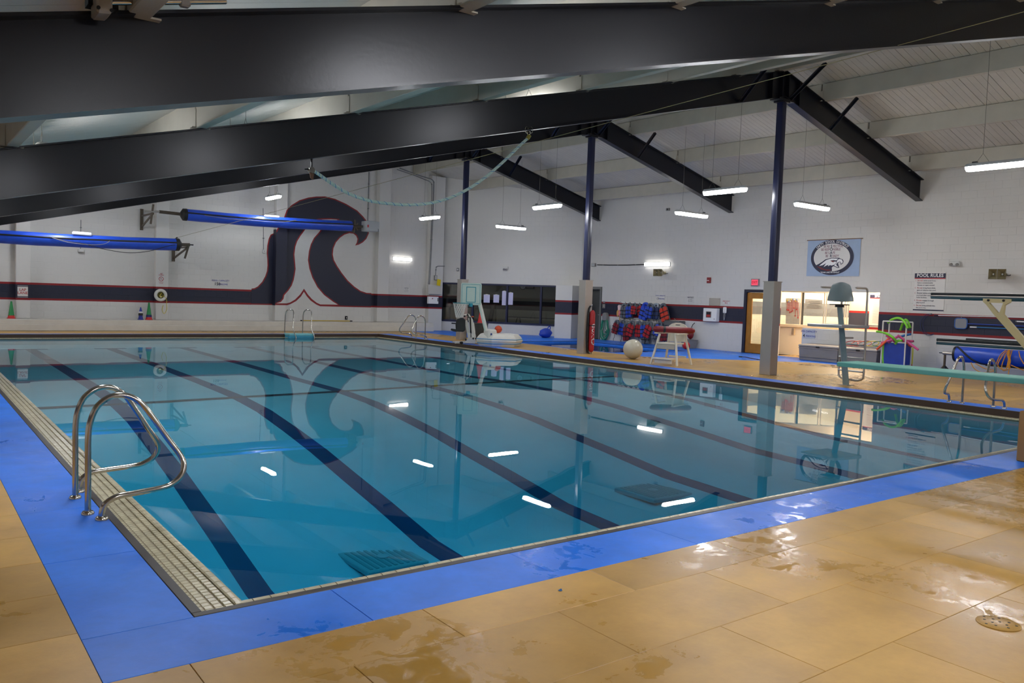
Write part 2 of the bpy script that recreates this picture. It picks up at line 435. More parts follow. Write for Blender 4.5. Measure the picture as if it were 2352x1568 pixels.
# ---- ceiling: planks in panels over deep painted purlins
ceil = setting('ceiling')
PX = [-3.2, -.1, 2.1, 4.35, 6.7, 9.0, 11.3, 13.45, 14.98, 16.76, 18.94, 21.12]
def yend(x): return YF if x < D1[0] else float(D1[1]+(x-D1[0])*(D2[1]-D1[1])/(D2[0]-D1[0]))
for x in PX:
    ys = BEAM_Y+[yend(x)]
    for y0, y1 in zip([YN]+BEAM_Y, BEAM_Y+[yend(x)]):
        y0 += .02; y1 -= .02
        if y1-y0 < .4: continue
        m = M(); zz = lambda y: zbeam(x, y)+BD
        m.bar((x, y0, zz(y0)+PD/2), (x, y1, zz(y1)+PD/2), .13, PD)
        m.build('purlin', m_wood, ceil, bevel=.008)
# roof panels: 0.61 m wide, four grooved boards each
def panel_mesh(x0, x1, y):
    m = M((x0, y, 0))
    for k in range(4):
        a, b = y+k*.1525+.0025, y+(k+1)*.1525-.0025
        if k == 0: a += .012
        g = [(x0+.01, zceil(x0+.01, y)), (x1-.01, zceil(x1-.01, y)), (x1-.01, zceil(x1-.01, y)+.04), (x0+.01, zceil(x0+.01, y)+.04)]
        m.prism(g, lambda p, q, t: (p, t, q), a, b)
    return m
bays_r = [(XC, 16.76), (16.76, 18.94), (18.94, 21.12), (21.12, XR+.1)]
bays_l = [(-3.4, -.1), (-.1, 2.1), (2.1, 4.35), (4.35, 6.7), (6.7, 9.0), (9.0, 11.3), (11.3, 13.45), (13.45, XC)]
cnt = 0; rest = M()
for bays, own in ((bays_r, True), (bays_l, False)):
    for x0, x1 in bays:
        proto = None; y = YN+.02
        while y < YF-.3:
            vis = own and x0 < 21 and y > .5
            if vis and cnt < 140 and y < yend(x1)-.3:
                if proto is None: proto = panel_mesh(x0, x1, y).build('roof_panel', m_deckroof, ceil); proto.location = (x0, y, 0); py = y
                else: child_copy(proto, ceil, (x0, y, .0105*(y-py)))
                cnt += 1
            else:
                q = panel_mesh(x0, x1, y); rest.add([(a+x0, b+y, c) for a, b, c in q.v], q.f)
            y += .61
stuff(rest.build('roof_boards', m_deckroof, ceil))
m = M()
for xa, xb in ((XL-.2, XC), (XC, XR+.3)):
    m.add([(xa, YN-.2, zceil(min(max(xa, XL-.2), XC) if xa < XC else XC+1e-6, YN)+.045), (xb, YN-.2, zceil(xb if xb > XC else XC-1e-6, YN)+.045), (xb, YF+.2, zceil(xb if xb > XC else XC-1e-6, YF)+.045), (xa, YF+.2, zceil(xa if xa < XC else XC+1e-6, YF)+.045)], [(0, 1, 2, 3)])
m.build('roof_underlay', m_base, ceil)

# ---- steel roof beams
def i_beam(xa, xb, y, parent, fw=.20):
    up, BD = (.085, .54) if abs(y-1.05) < .01 else (0, .60)
    za, zb_ = zbeam(xa, y)+up, zbeam(xb, y)+up
    for nm, t0, t1, hw in (('web', .0, BD, .007), ('bottom_flange', 0, .02, fw/2), ('top_flange', BD-.02, BD, fw/2)):
        m = M(parent.location)
        if nm == 'web': t0, t1 = .02, BD-.02
        m.prism([(xa, za+t0), (xb, zb_+t0), (xb, zb_+t1), (xa, za+t1)], lambda a, b, t: (a, t, b), y-hw, y+hw)
        m.build(nm, m_steel, parent)
BL = ['huge navy steel roof beam above the near deck behind the camera', 'huge dark navy steel roof beam nearest the camera, crossing the top of the picture',
      'navy steel roof beam resting on the nearest column, right arm falling to the wall above the banner',
      'navy steel roof beam resting on the middle column beside the red rescue tube',
      'farthest navy steel roof beam, resting on the column by the basketball hoop']
for i, y in enumerate(BEAM_Y):
    t = thing('roof_beam', BL[i], 'beam', (XC, y, zbeam(XC, y)), group='navy roof beams')
    i_beam(XL, XC, y, t); i_beam(XC, XR-.01, y, t)
    for x in (XC-.12, XC+.12, XC+.55, XC-.5):           # stiffener plates at the ridge
        m = M(t.location); m.bb((x-.008, y-.095, zbeam(x, y)+.02), (x+.008, y+.095, zbeam(x, y)+BD-.02)); m.build('stiffener_plate', m_steel, t)
    m = M(t.location); m.bb((XC-.28, y-.13, zbeam(XC, y)-.09), (XC+.3, y+.13, zbeam(XC, y)-.05)); m.build('bearing_plate', m_steel, t)
    for x, dy in ((XC+.22, -.95), (XC+1.9, -.75), (XC-1.55, -.75)):   # braces from the lower flange up to the purlins
        for s in (-1, 1):
            p = (x, y+s*.05, zbeam(x, y)+.03); q = (x, y+s*abs(dy), zbeam(x, y)+BD+.10)
            m = M(t.location); m.bar(p, q, .09, .014, up=(1, 0, 0)); m.bar((p[0]-.04, p[1], p[2]), (q[0]-.04, q[1], q[2]), .014, .09, up=(1, 0, 0))
            m.build('brace', m_steel, t)
    for x in PX[1:]:                                      # purlin clips
        m = M(t.location); zz = zbeam(x, y)+BD
        m.bb((x-.12, y-.06, zz+.001), (x+.12, y+.06, zz+.012)); m.bb((x-.075, y-.05, zz), (x-.068, y+.05, zz+.25)); m.build('purlin_clip', m_wood, t)

# ---- columns with stainless casings
m_colsteel = mat('navy_column_paint', (30, 36, 68), .30, var=.04, scale=2, spec=.5)
CLAB = ['navy steel column in a stainless steel casing above the near deck edge, outside the frame on the right',
        'nearest navy column in a brushed stainless casing, before the wooden door',
        'middle navy column in a stainless casing with the red rescue tube hung on it',
        'farthest navy column in a stainless casing, behind the basketball hoop']
for i, y in enumerate(BEAM_Y[1:]):
    t = thing('steel_column', CLAB[i], 'column', (XC, y, 0), group='columns along the right deck')
    h = zbeam(XC, y)-.09
    m = M(); m.bb((-.08, -.08, .02), (.08, .08, h-.02)); m.build('post', m_colsteel, t, bevel=.012, bseg=2, smooth=SM)
    m = M(); m.bb((-.145, -.145, 0), (.145, .145, 2.18)); m.build('casing', m_ss, t, bevel=.006)
    m = M(); m.bb((-.155, -.155, 2.17), (.155, .155, 2.19)); m.build('casing_cap', m_ss, t)
    m = M(); m.bb((-.13, -.13, h-.03), (.13, .13, h)); m.build('top_plate', m_steel, t)

# ================================================================== DECK
floor = setting('floor')
SP = (16.5, 19.9, 14.2, 19.4)      # small pool
m = M(); T0, T1 = -.30, -.012
for a in [(XL-.2, YN-.2, XR+.2, 0), (XL-.2, 0, 0, YF+.2), (0, L, W, YF+.2), (W, 0, SP[0], YF+.2), (SP[0], 0, SP[1], SP[2]), (SP[0], SP[3], SP[1], YF+.2), (SP[1], 0, XR+6, YF+.2)]:
    m.bb((a[0], a[1], T0), (a[2], a[3], T1))
m.build('deck_slab', m_base, floor)
def tiles(region, x0, x1, y0, y1, tl, tw, name, mt, along='x', stag=.5, limit=0, rest=None, gap=.0026, offs=0.0, top=0.0, cbev=.0018):
    k = 0; r = 0; out = []
    u0, u1, v0, v1 = (x0, x1, y0, y1) if along == 'x' else (y0, y1, x0, x1)
    v = v0
    while v < v1-1e-6:
        u = u0-(r*stag % 1)*tl-offs
        while u < u1:
            a, b, c, d = u+gap/2, u+tl-gap/2, v+gap/2, min(v+tw, v1)-gap/2
            q = [(a, c), (b, c), (b, d), (a, d)] if along == 'x' else [(c, a), (d, a), (d, b), (c, b)]
            if along != 'x': q = q[::-1]
            n = len(region)
            ar = sum(region[i][0]*region[(i+1) % n][1]-region[(i+1) % n][0]*region[i][1] for i in range(n))
            for i in range(n):
                (ax, ay), (bx, by) = region[i], region[(i+1) % n]
                ex, ey = bx-ax, by-ay
                if ar < 0: ex, ey = -ex, -ey
                # inside: left of edge
                q = clip_poly(q, ey, -ex, ey*ax-ex*ay)
                if len(q) < 3: break
            if len(q) >= 3: 
                A = abs(sum(q[i][0]*q[(i+1) % len(q)][1]-q[(i+1) % len(q)][0]*q[i][1] for i in range(len(q))))/2
                if A > .002: out.append(q)
            u += tl
        v += tw; r += 1
    out.sort(key=lambda q: np.linalg.norm(np.array((q[0][0], q[0][1]))-np.array((2., 0.))))
    protos = {}
    for i, q in enumerate(out):
        c = np.mean(np.array(q), axis=0); n = len(q); e = cbev
        qq = [(c[0]+(x-c[0])*(1-e/max(.05, abs(x-c[0]))) if abs(x-c[0]) > .01 else x, c[1]+(y-c[1])*(1-e/max(.05, abs(y-c[1]))) if abs(y-c[1]) > .01 else y) for x, y in q]
        vs = [(x, y, -.012+top) for x, y in q]+[(x, y, -.002+top) for x, y in q]+[(x, y, top) for x, y in qq]
        fs = [tuple(range(2*n, 3*n))]+[(j, (j+1) % n, n+(j+1) % n, n+j) for j in range(n)]+[(n+j, n+(j+1) % n, 2*n+(j+1) % n, 2*n+j) for j in range(n)]
        if i < limit:
            key = tuple(round(float(x-q[0][0]), 3) for x, y in q)+tuple(round(float(y-q[0][1]), 3) for x, y in q)
            if key in protos: child_copy(protos[key], floor, (q[0][0], q[0][1], 0))
            else:
                mm = M((q[0][0], q[0][1], 0)); mm.add(vs, fs); o = mm.build(name, mt, floor); o.location = (q[0][0], q[0][1], 0); protos[key] = o
        else: rest.add(vs, fs)
rect = lambda a, b, c, d: [(a, c), (b, c), (b, d), (a, d)]
rt, rb = M(), M()
tiles(rect(XL, 20.1, YN, -.55), XL, 20.1, YN+.03, -.55, 1.16, .59, 'deck_tile', m_tan, limit=170, rest=rt, offs=.29)
tiles(rect(XL, -.55, -.55, 26.1), XL, -.55, -.55, 26.1, 1.16, .59, 'deck_tile', m_tan, limit=60, rest=rt)
tiles(rect(-.55, 16.3, L+.3, 26.1), -.55, 16.3, L+.3, 26.1, 1.16, .59, 'deck_tile', m_tan, rest=rt)
tiles(rect(14.25, 16.3, 12.6, L+.3), 14.25, 16.3, 12.6, L+.3, 1.16, .59, 'deck_tile', m_tan, rest=rt)
tiles([(14.25, -.55), (20.1, -.55), (20.3, 4), (20.1, 9.6), (16.3, 12.6), (14.25, 12.6)], 14.25, 20.3, -.55, 12.6, 1.16, .59, 'deck_tile', m_tan, limit=50, rest=rt)
stuff(rt.build('deck_tiles', m_tan, floor))
cw = .05
tiles(rect(-.55, 14.25, -.55, -cw), -.55, 14.25, -.55, -cw, 1.22, .515, 'rubber_mat', m_blue, limit=14, rest=rb)
tiles(rect(-.55, -cw, -cw, L+.3), -.55, -cw, -cw, L+.3, 1.22, .515, 'rubber_mat', m_blue, along='y', limit=20, rest=rb)
tiles(rect(W+cw, 14.25, -cw, L+.3), W+cw, 14.25, -cw, L+.3, 1.22, .515, 'rubber_mat', m_blue, along='y', limit=12, rest=rb)
tiles(rect(-cw, W+cw, L+cw, L+.3), 0, W, L+cw, L+.3, 1.22, .265, 'rubber_mat', m_blue, rest=rb)
for reg in [rect(16.3, XR, SP[3]+.04, YF), rect(16.3, SP[0]-.04, 12.6, SP[3]+.04), rect(SP[1]+.04, XR, 12.6, SP[3]+.04), rect(SP[0]-.04, SP[1]+.04, 12.6, SP[2]-.04),
            [(16.3, 12.6), (20.1, 9.6), (XR, 9.6), (XR, 12.6)], [(20.1, -.55), (XR, -.55), (XR, 9.6), (20.1, 9.6), (20.3, 4)], rect(20.1, XR, YN, -.55)]:
    xs = [p[0] for p in reg]; ys = [p[1] for p in reg]
    if reg[0] == (20.1, -.55): reg = [(20.1, -.55), (XR, -.55), (XR, 9.6), (20.1, 9.6)]
    if xs[0] == 20.1 and len(reg) == 5: pass
    tiles(reg, min(xs), max(xs), min(ys), max(ys), 1.8, 1.2, 'rubber_mat', m_blue, along='y', rest=rb)
stuff(rb.build('rubber_mats', m_blue, floor))
m = M(); m.bb((XR-.02, 7.6, -.012), (XR+5, 13.6, 0)); m.build('alcove_floor', m_tan, floor)

# ---- round floor drain in the near deck
c = onz((2293, 1432)); t = thing('floor_drain', 'round tan floor drain with small dark holes in the near deck', 'drain', c)
m = M(); m.lathe([(.105, .0), (.105, .004), (.10, .006), (.004, .006)], seg=32); m.build('drain_cover', m_tan, t, smooth=SM)
for i in range(12):
    a = i*2.4; r = .024*math.sqrt(i+.5)
    m = M(); m.lathe([(.007, .006), (.007, .0072), (.001, .0072)], (r*math.cos(a)*1.05, r*math.sin(a)*1.05, 0), seg=8)
    m.build('drain_hole', m_black, t)

# ================================================================== POOL
pool = thing('swimming_pool', 'large rectangular swimming pool with cream tiled gutter and dark lane lines', 'pool', (0, 0, 0))
PROF = [(GUT, -1.75), (2, -1.68), (4, -1.52), (5.2, -1.27), (6.2, -1.08), (7.2, -.88), (8.3, -.70), (9.5, -.52), (10.8, -.42), (13, -.36), (16.5, -.33), (L-GUT, -.30)]  # floor set at its apparent depth, refraction put into the shape
def zfl(x, y):      # deep end raised towards the right to imitate refracted depth, not a real slope
    f = 1-min(.56, .063*max(0, x-1.75))*max(0, min(1, (13-y)/5))
    for (a, za), (b, zb_) in zip(PROF[:-1], PROF[1:]):
        if y <= b: return f*(za+(zb_-za)*(y-a)/(b-a))
    return PROF[-1][1]
m_plaster = mat('pool_plaster', (222, 232, 238), .6, var=.03, scale=2)
m_lane = mat('lane_line_tile', (20, 54, 108), .5, var=.04)
m_cross = mat('dark_red_floor_tile', (74, 30, 34), .5, var=.04)
def strip(x0, x1, y0, y1, up, mt, name, parent=pool):
    m = M(); ys = sorted(set([y0, y1]+[p[0] for p in PROF if y0 < p[0] < y1]))
    for a, b in zip(ys[:-1], ys[1:]):
        k = up; c4 = [(x0, a), (x1, a), (x1, b), (x0, b)]; m.add([(p, q, zfl(p, q)) for p, q in c4]+[(p, q, zfl(p, q)+k) for p, q in c4],
              [(4, 5, 6, 7), (0, 1, 5, 4), (2, 3, 7, 6), (0, 4, 7, 3), (1, 2, 6, 5)])
    return m.build(name, mt, parent)
m = M()
for (a, za), (b, zb_) in zip(PROF[:-1], PROF[1:]):
    xs = [GUT]+[1.75+i for i in range(11)]+[W-GUT]
    for p, q in zip(xs[:-1], xs[1:]): m.add([(p, a, zfl(p, a)), (q, a, zfl(q, a)), (q, b, zfl(q, b)), (p, b, zfl(p, b))], [(0, 1, 2, 3)])
m.build('basin_floor', m_plaster, pool)
for a, b in (((0, 0), (W, GUT)), ((0, L-GUT), (W, L)), ((0, GUT), (GUT, L-GUT)), ((W-GUT, GUT), (W, L-GUT))):
    m = M(); m.bb((a[0]+.001, a[1]+.001, -1.9), (b[0]-.001, b[1]-.001, WZ-.026)); m.build('basin_wall', m_plaster, pool)
for k in range(6):
    x = 1.75+2.04*k
    o = strip(x-.13, x+.13, GUT, 22.3, .004, m_lane, 'lane_line')
    o = strip(x-.42, x+.42, 22.05, 22.3, .004, m_lane, 'lane_end_mark')
m = M(); xs = [GUT]+[1.75+i for i in range(11)]+[W-GUT]
for p, q in zip(xs[:-1], xs[1:]): m.add([(p, 10.72, zfl(p, 10.72)+.008), (q, 10.72, zfl(q, 10.72)+.008), (q, 10.9, zfl(q, 10.9)+.008), (p, 10.9, zfl(p, 10.9)+.008)], [(0, 1, 2, 3)])
m.build('depth_line', m_cross, pool)
for px, (x, y) in enumerate(((3.15, 3.95), (7.15, 3.6))):
    dr = M((0, 0, 0)); z = zfl(x, y)+.03
    dr.bb((x-.38, y-.38, z-.05), (x+.38, y+.38, z+.005)); o = dr.build('drain_frame', mat('dim_drain_grey', (176, 194, 198), .6), pool, bevel=.01)
    s_ = M()
    for i in range(9): s_.bb((x-.32+i*.075, y-.32, z), (x-.285+i*.075, y+.32, z+.012))
    s_.build('drain_grate', mat('drain_dark', (150, 172, 176), .5), o)
    q = M(); q.lathe([(.07, z+.005), (.07, z+.02), (.002, z+.024)], (x, y, 0), seg=20); q.build('drain_boss', mat('dim_drain_grey', (70, 92, 96)), o, smooth=SM)
# gutter bed, lip and small tiles
m = M()
for a, b in (((0, 0), (W, GUT)), ((0, L-GUT), (W, L)), ((0, GUT), (GUT, L-GUT)), ((W-GUT, GUT), (W, L-GUT))):
    m.bb((a[0]+.002, a[1]+.002, WZ-.024), (b[0]-.002, b[1]-.002, WZ-.014))
m.build('gutter_bed', m_grout, pool)
g = M(); ts = .0508
def tilebox(x0, x1, y0, y1, z):
    j = .003; e = .0025
    g.add([(x0+j, y0+j, WZ-.015), (x1-j, y0+j, WZ-.015), (x1-j, y1-j, WZ-.015), (x0+j, y1-j, WZ-.015), (x0+j+e, y0+j+e, z), (x1-j-e, y0+j+e, z), (x1-j-e, y1-j-e, z), (x0+j+e, y1-j-e, z)],
          [(4, 5, 6, 7), (0, 1, 5, 4), (1, 2, 6, 5), (2, 3, 7, 6), (3, 0, 4, 7)])
def gutter_run(x0, x1, y0, y1, lipside):
    nx, ny = max(1, round((x1-x0)/ts)), max(1, round((y1-y0)/ts)); dx, dy = (x1-x0)/nx, (y1-y0)/ny
    for i in range(nx):
        for k in range(ny):
            d = {'x+': i/(nx-1) if nx > 1 else 0, 'x-': 1-i/(nx-1) if nx > 1 else 0, 'y+': k/(ny-1) if ny > 1 else 0, 'y-': 1-k/(ny-1) if ny > 1 else 0}[lipside]
            tilebox(x0+i*dx, x0+(i+1)*dx, y0+k*dy, y0+(k+1)*dy, WZ-.004-.006*math.sin(PI*d))
LP = .052
gutter_run(.004, GUT-LP, .004, L-.004, 'x+'); gutter_run(W-GUT+LP, W-.004, .004, L-.004, 'x-')
gutter_run(GUT-LP, W-GUT+LP, .004, GUT-LP, 'y+'); gutter_run(GUT-LP, W-GUT+LP, L-GUT+LP, L-.004, 'y-')
stuff(g.build('gutter_tiles', m_tile, pool))
# raised rolled lip beside the water, in short tiles
lp = M()
def lip(p, q, inward):
    p = np.array(p, float); q = np.array(q, float); n = int(round(np.linalg.norm(q-p)/.1)); inward = np.array(inward, float)
    for i in range(n):
        a = p+(q-p)*((i+.03)/n); b = p+(q-p)*((i+.97)/n)
        prof = [(0, -.012), (0, .001), (.010, .006), (.030, .007), (.046, .003), (.052, -.03)]
        vs = [tuple(np.array((e[0], e[1], 0))+np.array((inward[0]*s, inward[1]*s, WZ+h))) for e in (a, b) for s, h in prof]
        k = len(prof); lp.add(vs, [(j, j+1, k+j+1, k+j) for j in range(k-1)]+[tuple(range(k)), tuple(range(2*k-1, k-1, -1))])
c = GUT-LP
lip((c, c), (c, L-c), (1, 0)); lip((W-c, c), (W-c, L-c), (-1, 0)); lip((c, c), (W-c, c), (0, 1)); lip((c, L-c), (W-c, L-c), (0, -1))
stuff(lp.build('gutter_lip', m_tile, pool))
# dark coping strip round the edge, with the drop to the gutter
m_face = mat('gutter_face_brown', (62, 46, 36), .4, var=.12, scale=5)
for nm, x0, x1, y0, y1 in (('near', -cw, W+cw, -cw, .003), ('far', -cw, W+cw, L-.003, L+cw), ('l', -cw, .003, .003, L-.003), ('r', W-.003, W+cw, .003, L-.003)):
    m = M(); m.bb((x0, y0, -.14), (x1, y1, .002)); m.build('coping', m_coping if nm in ('near', 'l') else m_face, pool, bevel=.003)

# ---- water
m_water = bpy.data.materials.new('pool_water'); m_water.use_nodes = True; nt = m_water.node_tree; nt.nodes.remove(nt.nodes['Principled BSDF'])
tr = nt.nodes.new('ShaderNodeBsdfTransparent'); gl = nt.nodes.new('ShaderNodeBsdfGlossy'); gl.inputs['Roughness'].default_value = 0.0
fr = nt.nodes.new('ShaderNodeFresnel'); fr.inputs['IOR'].default_value = 1.333
mx = nt.nodes.new('ShaderNodeMixShader'); nt.links.new(fr.outputs[0], mx.inputs[0]); nt.links.new(tr.outputs[0], mx.inputs[1]); nt.links.new(gl.outputs[0], mx.inputs[2])
ge = nt.nodes.new('ShaderNodeNewGeometry'); no = nt.nodes.new('ShaderNodeTexNoise'); no.inputs['Scale'].default_value = .55; no.inputs['Detail'].default_value = 2
nt.links.new(ge.outputs['Position'], no.inputs['Vector']); bp = nt.nodes.new('ShaderNodeBump'); bp.inputs['Strength'].default_value = .35; bp.inputs['Distance'].default_value = .0045
nt.links.new(no.outputs['Fac'], bp.inputs['Height']); nt.links.new(bp.outputs[0], gl.inputs['Normal'])
nt.links.new(mx.outputs[0], nt.nodes['Material Output'].inputs['Surface'])
va = nt.nodes.new('ShaderNodeVolumeAbsorption'); va.inputs['Color'].default_value = (.004, .76, .875, 1); va.inputs['Density'].default_value = .68
nt.links.new(va.outputs[0], nt.nodes['Material Output'].inputs['Volume'])
m = M(); m.bb((GUT-.012, GUT-.012, -1.86), (W-GUT+.012, L-GUT+.012, WZ)); o = m.build('pool_water', m_water)
tag(o, 'still clear teal water filling the large pool', 'water')

# ---- small pool in the blue deck
sp = thing('small_pool', 'small sunken blue pool in the blue deck near the rack of life jackets', 'pool', ((SP[0]+SP[1])/2, (SP[2]+SP[3])/2, 0))
m = M(sp.location); x0, x1, y0, y1 = SP[0]+.004, SP[1]-.004, SP[2]+.004, SP[3]-.004; d = -.55
m.add([(x0, y0, 0), (x1, y0, 0), (x1, y1, 0), (x0, y1, 0), (x0, y0, d), (x1, y0, d), (x1, y1, d), (x0, y1, d)], [(0, 1, 5, 4), (1, 2, 6, 5), (2, 3, 7, 6), (3, 0, 4, 7), (4, 5, 6, 7)])
m.build('basin', mat('blue_basin_paint', (40, 120, 230), .4, var=.1), sp)
for a, b in (((x0-.04, y0-.04), (x1+.04, y0)), ((x0-.04, y1), (x1+.04, y1+.04)), ((x0-.04, y0), (x0, y1)), ((x1, y0), (x1+.04, y1))):
    m = M(sp.location); m.bb((a[0], a[1], -.015), (b[0], b[1], .003)); m.build('coping', mat('small_pool_edge', (60, 40, 52), .4), sp, bevel=.003)
m = M(); m.bb((x0+.001, y0+.001, -.54), (x1-.001, y1-.001, -.07)); w2 = m_water.copy(); w2.name = 'small_pool_water'
for n in w2.node_tree.nodes:
    if n.type == 'VOLUME_ABSORPTION': n.inputs['Color'].default_value = (.1, .7, .97, 1); n.inputs['Density'].default_value = .5
o = m.build('small_pool_water', w2); tag(o, 'still blue water in the small sunken pool', 'water')

# ---- bench step along the far wall
m_bench = mat('bench_paint', (206, 202, 192), .5, var=.05, scale=3)
t = thing('concrete_bench', 'long low cream painted concrete bench along the foot of the far wall', 'bench', (7, 26.6, 0))
m = M(t.location); m.bb((XL+.01, 26.16, .21), (17.35, YF-.006, .365)); m.build('upper_step', m_bench, t, bevel=.012)
m = M(t.location); m.bb((XL+.01, 26.12, 0), (17.35, YF-.006, .215)); m.build('lower_step', m_bench, t, bevel=.012)

# ---- the painted wave
wq = lambda P: [(550+x/3.92, 380+y/3.92) for x, y in P]
WAVE = [(40, 1108), (104, 1108), (135, 1104), (165, 1088), (205, 1045), (232, 995), (247, 950), (252, 900), (250, 840), (245, 790), (250, 720), (262, 660), (280, 622), (312, 607), (330, 590), (345, 560), (372, 515), (400, 470), (425, 400), (470, 355), (540, 312), (620, 288), (690, 279), (770, 278), (860, 300), (960, 345), (1060, 405), (1115, 460), (1150, 505), (1166, 560), (1164, 612), (1142, 660), (1110, 692), (1075, 712), (1042, 720), (1057, 690), (1062, 660), (1050, 632), (1025, 613), (990, 608), (945, 622), (905, 650), (868, 692), (846, 745), (840, 800), (850, 850), (880, 905), (920, 965), (975, 1035), (1035, 1090), (1090, 1128), (1145, 1146), (1240, 1150), (1240, 1279), (940, 1272), (725, 1266), (690, 1250), (640, 1215), (605, 1175), (580, 1135), (552, 1180), (510, 1220), (460, 1247), (430, 1257), (40, 1251)]
FOAM = [(330, 1240), (372, 1228), (396, 1200), (402, 1168), (440, 1125), (470, 1080), (488, 1030), (497, 985), (505, 930), (500, 870), (494, 800), (503, 730), (520, 680), (548, 635), (590, 578), (640, 525), (700, 492), (745, 486), (820, 484), (882, 487), (862, 500), (800, 515), (735, 570), (715, 600), (670, 650), (640, 710), (624, 770), (615, 850), (628, 930), (655, 1010), (700, 1095), (760, 1165), (840, 1225), (885, 1252), (727, 1250), (695, 1235), (650, 1200), (615, 1160), (580, 1108), (545, 1160), (500, 1205), (455, 1232), (425, 1240)]
def offset(P, d):
    n = len(P); ar = sum(P[i][0]*P[(i+1) % n][1]-P[(i+1) % n][0]*P[i][1] for i in range(n)); sgn = 1 if ar > 0 else -1; out = []
    for i in range(n):
        a, b, c = np.array(P[i-1], float), np.array(P[i], float), np.array(P[(i+1) % n], float)
        e1 = (b-a)/max(1e-6, np.linalg.norm(b-a)); e2 = (c-b)/max(1e-6, np.linalg.norm(c-b))
        n1 = np.array((-e1[1], e1[0]))*sgn; n2 = np.array((-e2[1], e2[0]))*sgn; s = n1+n2; k = np.linalg.norm(s)
        s = s/max(k, .35); out.append(tuple(b+s*d*min(1.9, 2/max(k, .35))*.5*2 if k > 1e-3 else b+n1*d))
    return out
mural = thing('wave_mural', 'huge navy wave with white foam and red outline painted on the far wall', 'mural', (12, YF, 0))
from mathutils.geometry import tessellate_polygon
def paint(P, t0, name, mt):
    pw = [tuple(ony(q, YF)[[0, 2]]) for q in wq(P)]; xa, xb = PILS[2]; m = M(mural.location)
    def put(poly, yy):
        poly = [p for i, p in enumerate(poly) if i == 0 or (abs(p[0]-poly[i-1][0])+abs(p[1]-poly[i-1][1])) > 1e-5]
        if len(poly) < 3: return
        tri = tessellate_polygon([[Vector((p[0], p[1], 0)) for p in poly]])
        m.add([(p[0], yy-t0, p[1]) for p in poly], [tuple(t) for t in tri])
        n = len(poly); k = len(m.v)-n
        m.add([(p[0], yy, p[1]) for p in poly], []); m.f += [(k+i, k+(i+1) % n, k+n+(i+1) % n, k+n+i) for i in range(n)]
    put(clip_poly(clip_poly(pw, -1, 0, -gapx[0]), 1, 0, xa), YF); put(clip_poly(clip_poly(pw, -1, 0, -xb), 1, 0, gapx[1]), YF)
    pf = [tuple(ony(q, YF-.3)[[0, 2]]) for q in wq(P)]
    put(clip_poly(clip_poly(pf, -1, 0, -xa), 1, 0, xb), YF-.3)
    return m.build(name, mt, mural)
paint(WAVE, .008, 'red_outline', m_red); paint(offset(WAVE, 11), .010, 'navy_wave', m_navy)
paint(offset(FOAM, -11), .012, 'foam_outline', m_red); paint(FOAM, .014, 'white_foam', m_white)
m = M(mural.location); m.bb((PILS[2][0]-.006, YF-.3, ZS0), (PILS[2][0]-.001, YF-.006, float(ony((628, 527), YF)[2]))); m.build('navy_return', m_navy, mural)

# ================================================================== LAMPS
m_tube = emis('lamp_diffuser', (248, 250, 254), LAMP_W); m_tubel = emis('unseen_fill_diffuser', (246, 248, 255), LEFT_W); m_tubew = emis('wall_lamp_diffuser', (252, 250, 248), LAMP_W*.13)
m_lampbody = mat('lamp_housing', (176, 178, 180), .4)
m_cable = mat('thin_cable', (120, 118, 110), .5)
def capsule_profile(m, ln, wd, z0, z1, zt):   # elongated rounded tray along local x
    ring = []
    for sx in (1, -1):
        for i in range(7):
            a = -PI/2+PI*i/6; ring.append((sx*(ln/2-wd/2+wd/2*math.cos(a)), sx*wd/2*math.sin(a)))
    n = len(ring); lv = [(1.0, z0), (1.0, zt), (.78, z1)] 
    vs = [(x*(1 if k == 0 or k == 1 else .97), y*s, z) for k, (s, z) in enumerate(lv) for x, y in ring]
    m.add(vs, [tuple(range(n)), tuple(range(3*n-1, 2*n-1, -1))]+[(k*n+i, k*n+(i+1) % n, (k+1)*n+(i+1) % n, (k+1)*n+i) for k in range(2) for i in range(n)]); return m
def pendant(x, y, z, rz, label, group='hanging pool lamps', ln=1.27, mtl=None):
    t = thing('pendant_lamp', label, 'lamp', (x, y, z), rz, group)
    m = M(); capsule_profile(m, ln, .17, -.01, -.085, -.04); m.build('diffuser', mtl or m_tube, t, smooth=SM)
    m = M(); capsule_profile(m, ln+.02, .18, -.008, .05, .018); m.build('housing', m_lampbody, t, smooth=SM)
    for s in (-1, 1):
        a = s*ln*.30; c_, s_ = math.cos(rz), math.sin(rz); zt = zceil(x+a*c_, y+a*s_)-z
        m = M(); m.tube([(a, 0, .22), (a, 0, zt)], .004, 6); m.tube([(a-.12, 0, .05), (a, 0, .22), (a+.12, 0, .05)], .004, 6); m.build('cable', m_cable, t)
    m = M(); m.bb((ln*.36, -.03, .045), (ln*.42, .03, .085)); m.build('junction_box', m_black, t, bevel=.008)
A1 = 'lamp hanging lengthwise along the pool, '
pendant(14.60, 8.60, 4.35, PI/2, 'bright lamp hung beyond the nearest column, largest one shown whole left of it')
pendant(14.13, 14.72, 4.35, PI/2, 'bright hanging lamp between the middle and the farthest column')
pendant(13.99, 21.16, 4.37, PI/2, 'bright hanging lamp left of the farthest column, before the conduit pipes')
pendant(14.86, 2.45, 4.35, PI/2, 'bright hanging lamp cut by the right edge of the frame', ln=1.5)
pendant(18.05, 8.48, 4.30, 0, 'bright hanging lamp right of the nearest column, above the eagle banner', ln=1.5)
pendant(17.76, 12.32, 4.29, 0, 'bright hanging lamp right of the middle column, crosswise and lower', ln=1.4)
pendant(17.56, 21.06, 4.30, 0, 'bright hanging lamp above the diagonal window wall', ln=1.4)
pendant(9.64, 24.86, 4.94, PI/2, 'small bright lamp hanging beside the painted wave')
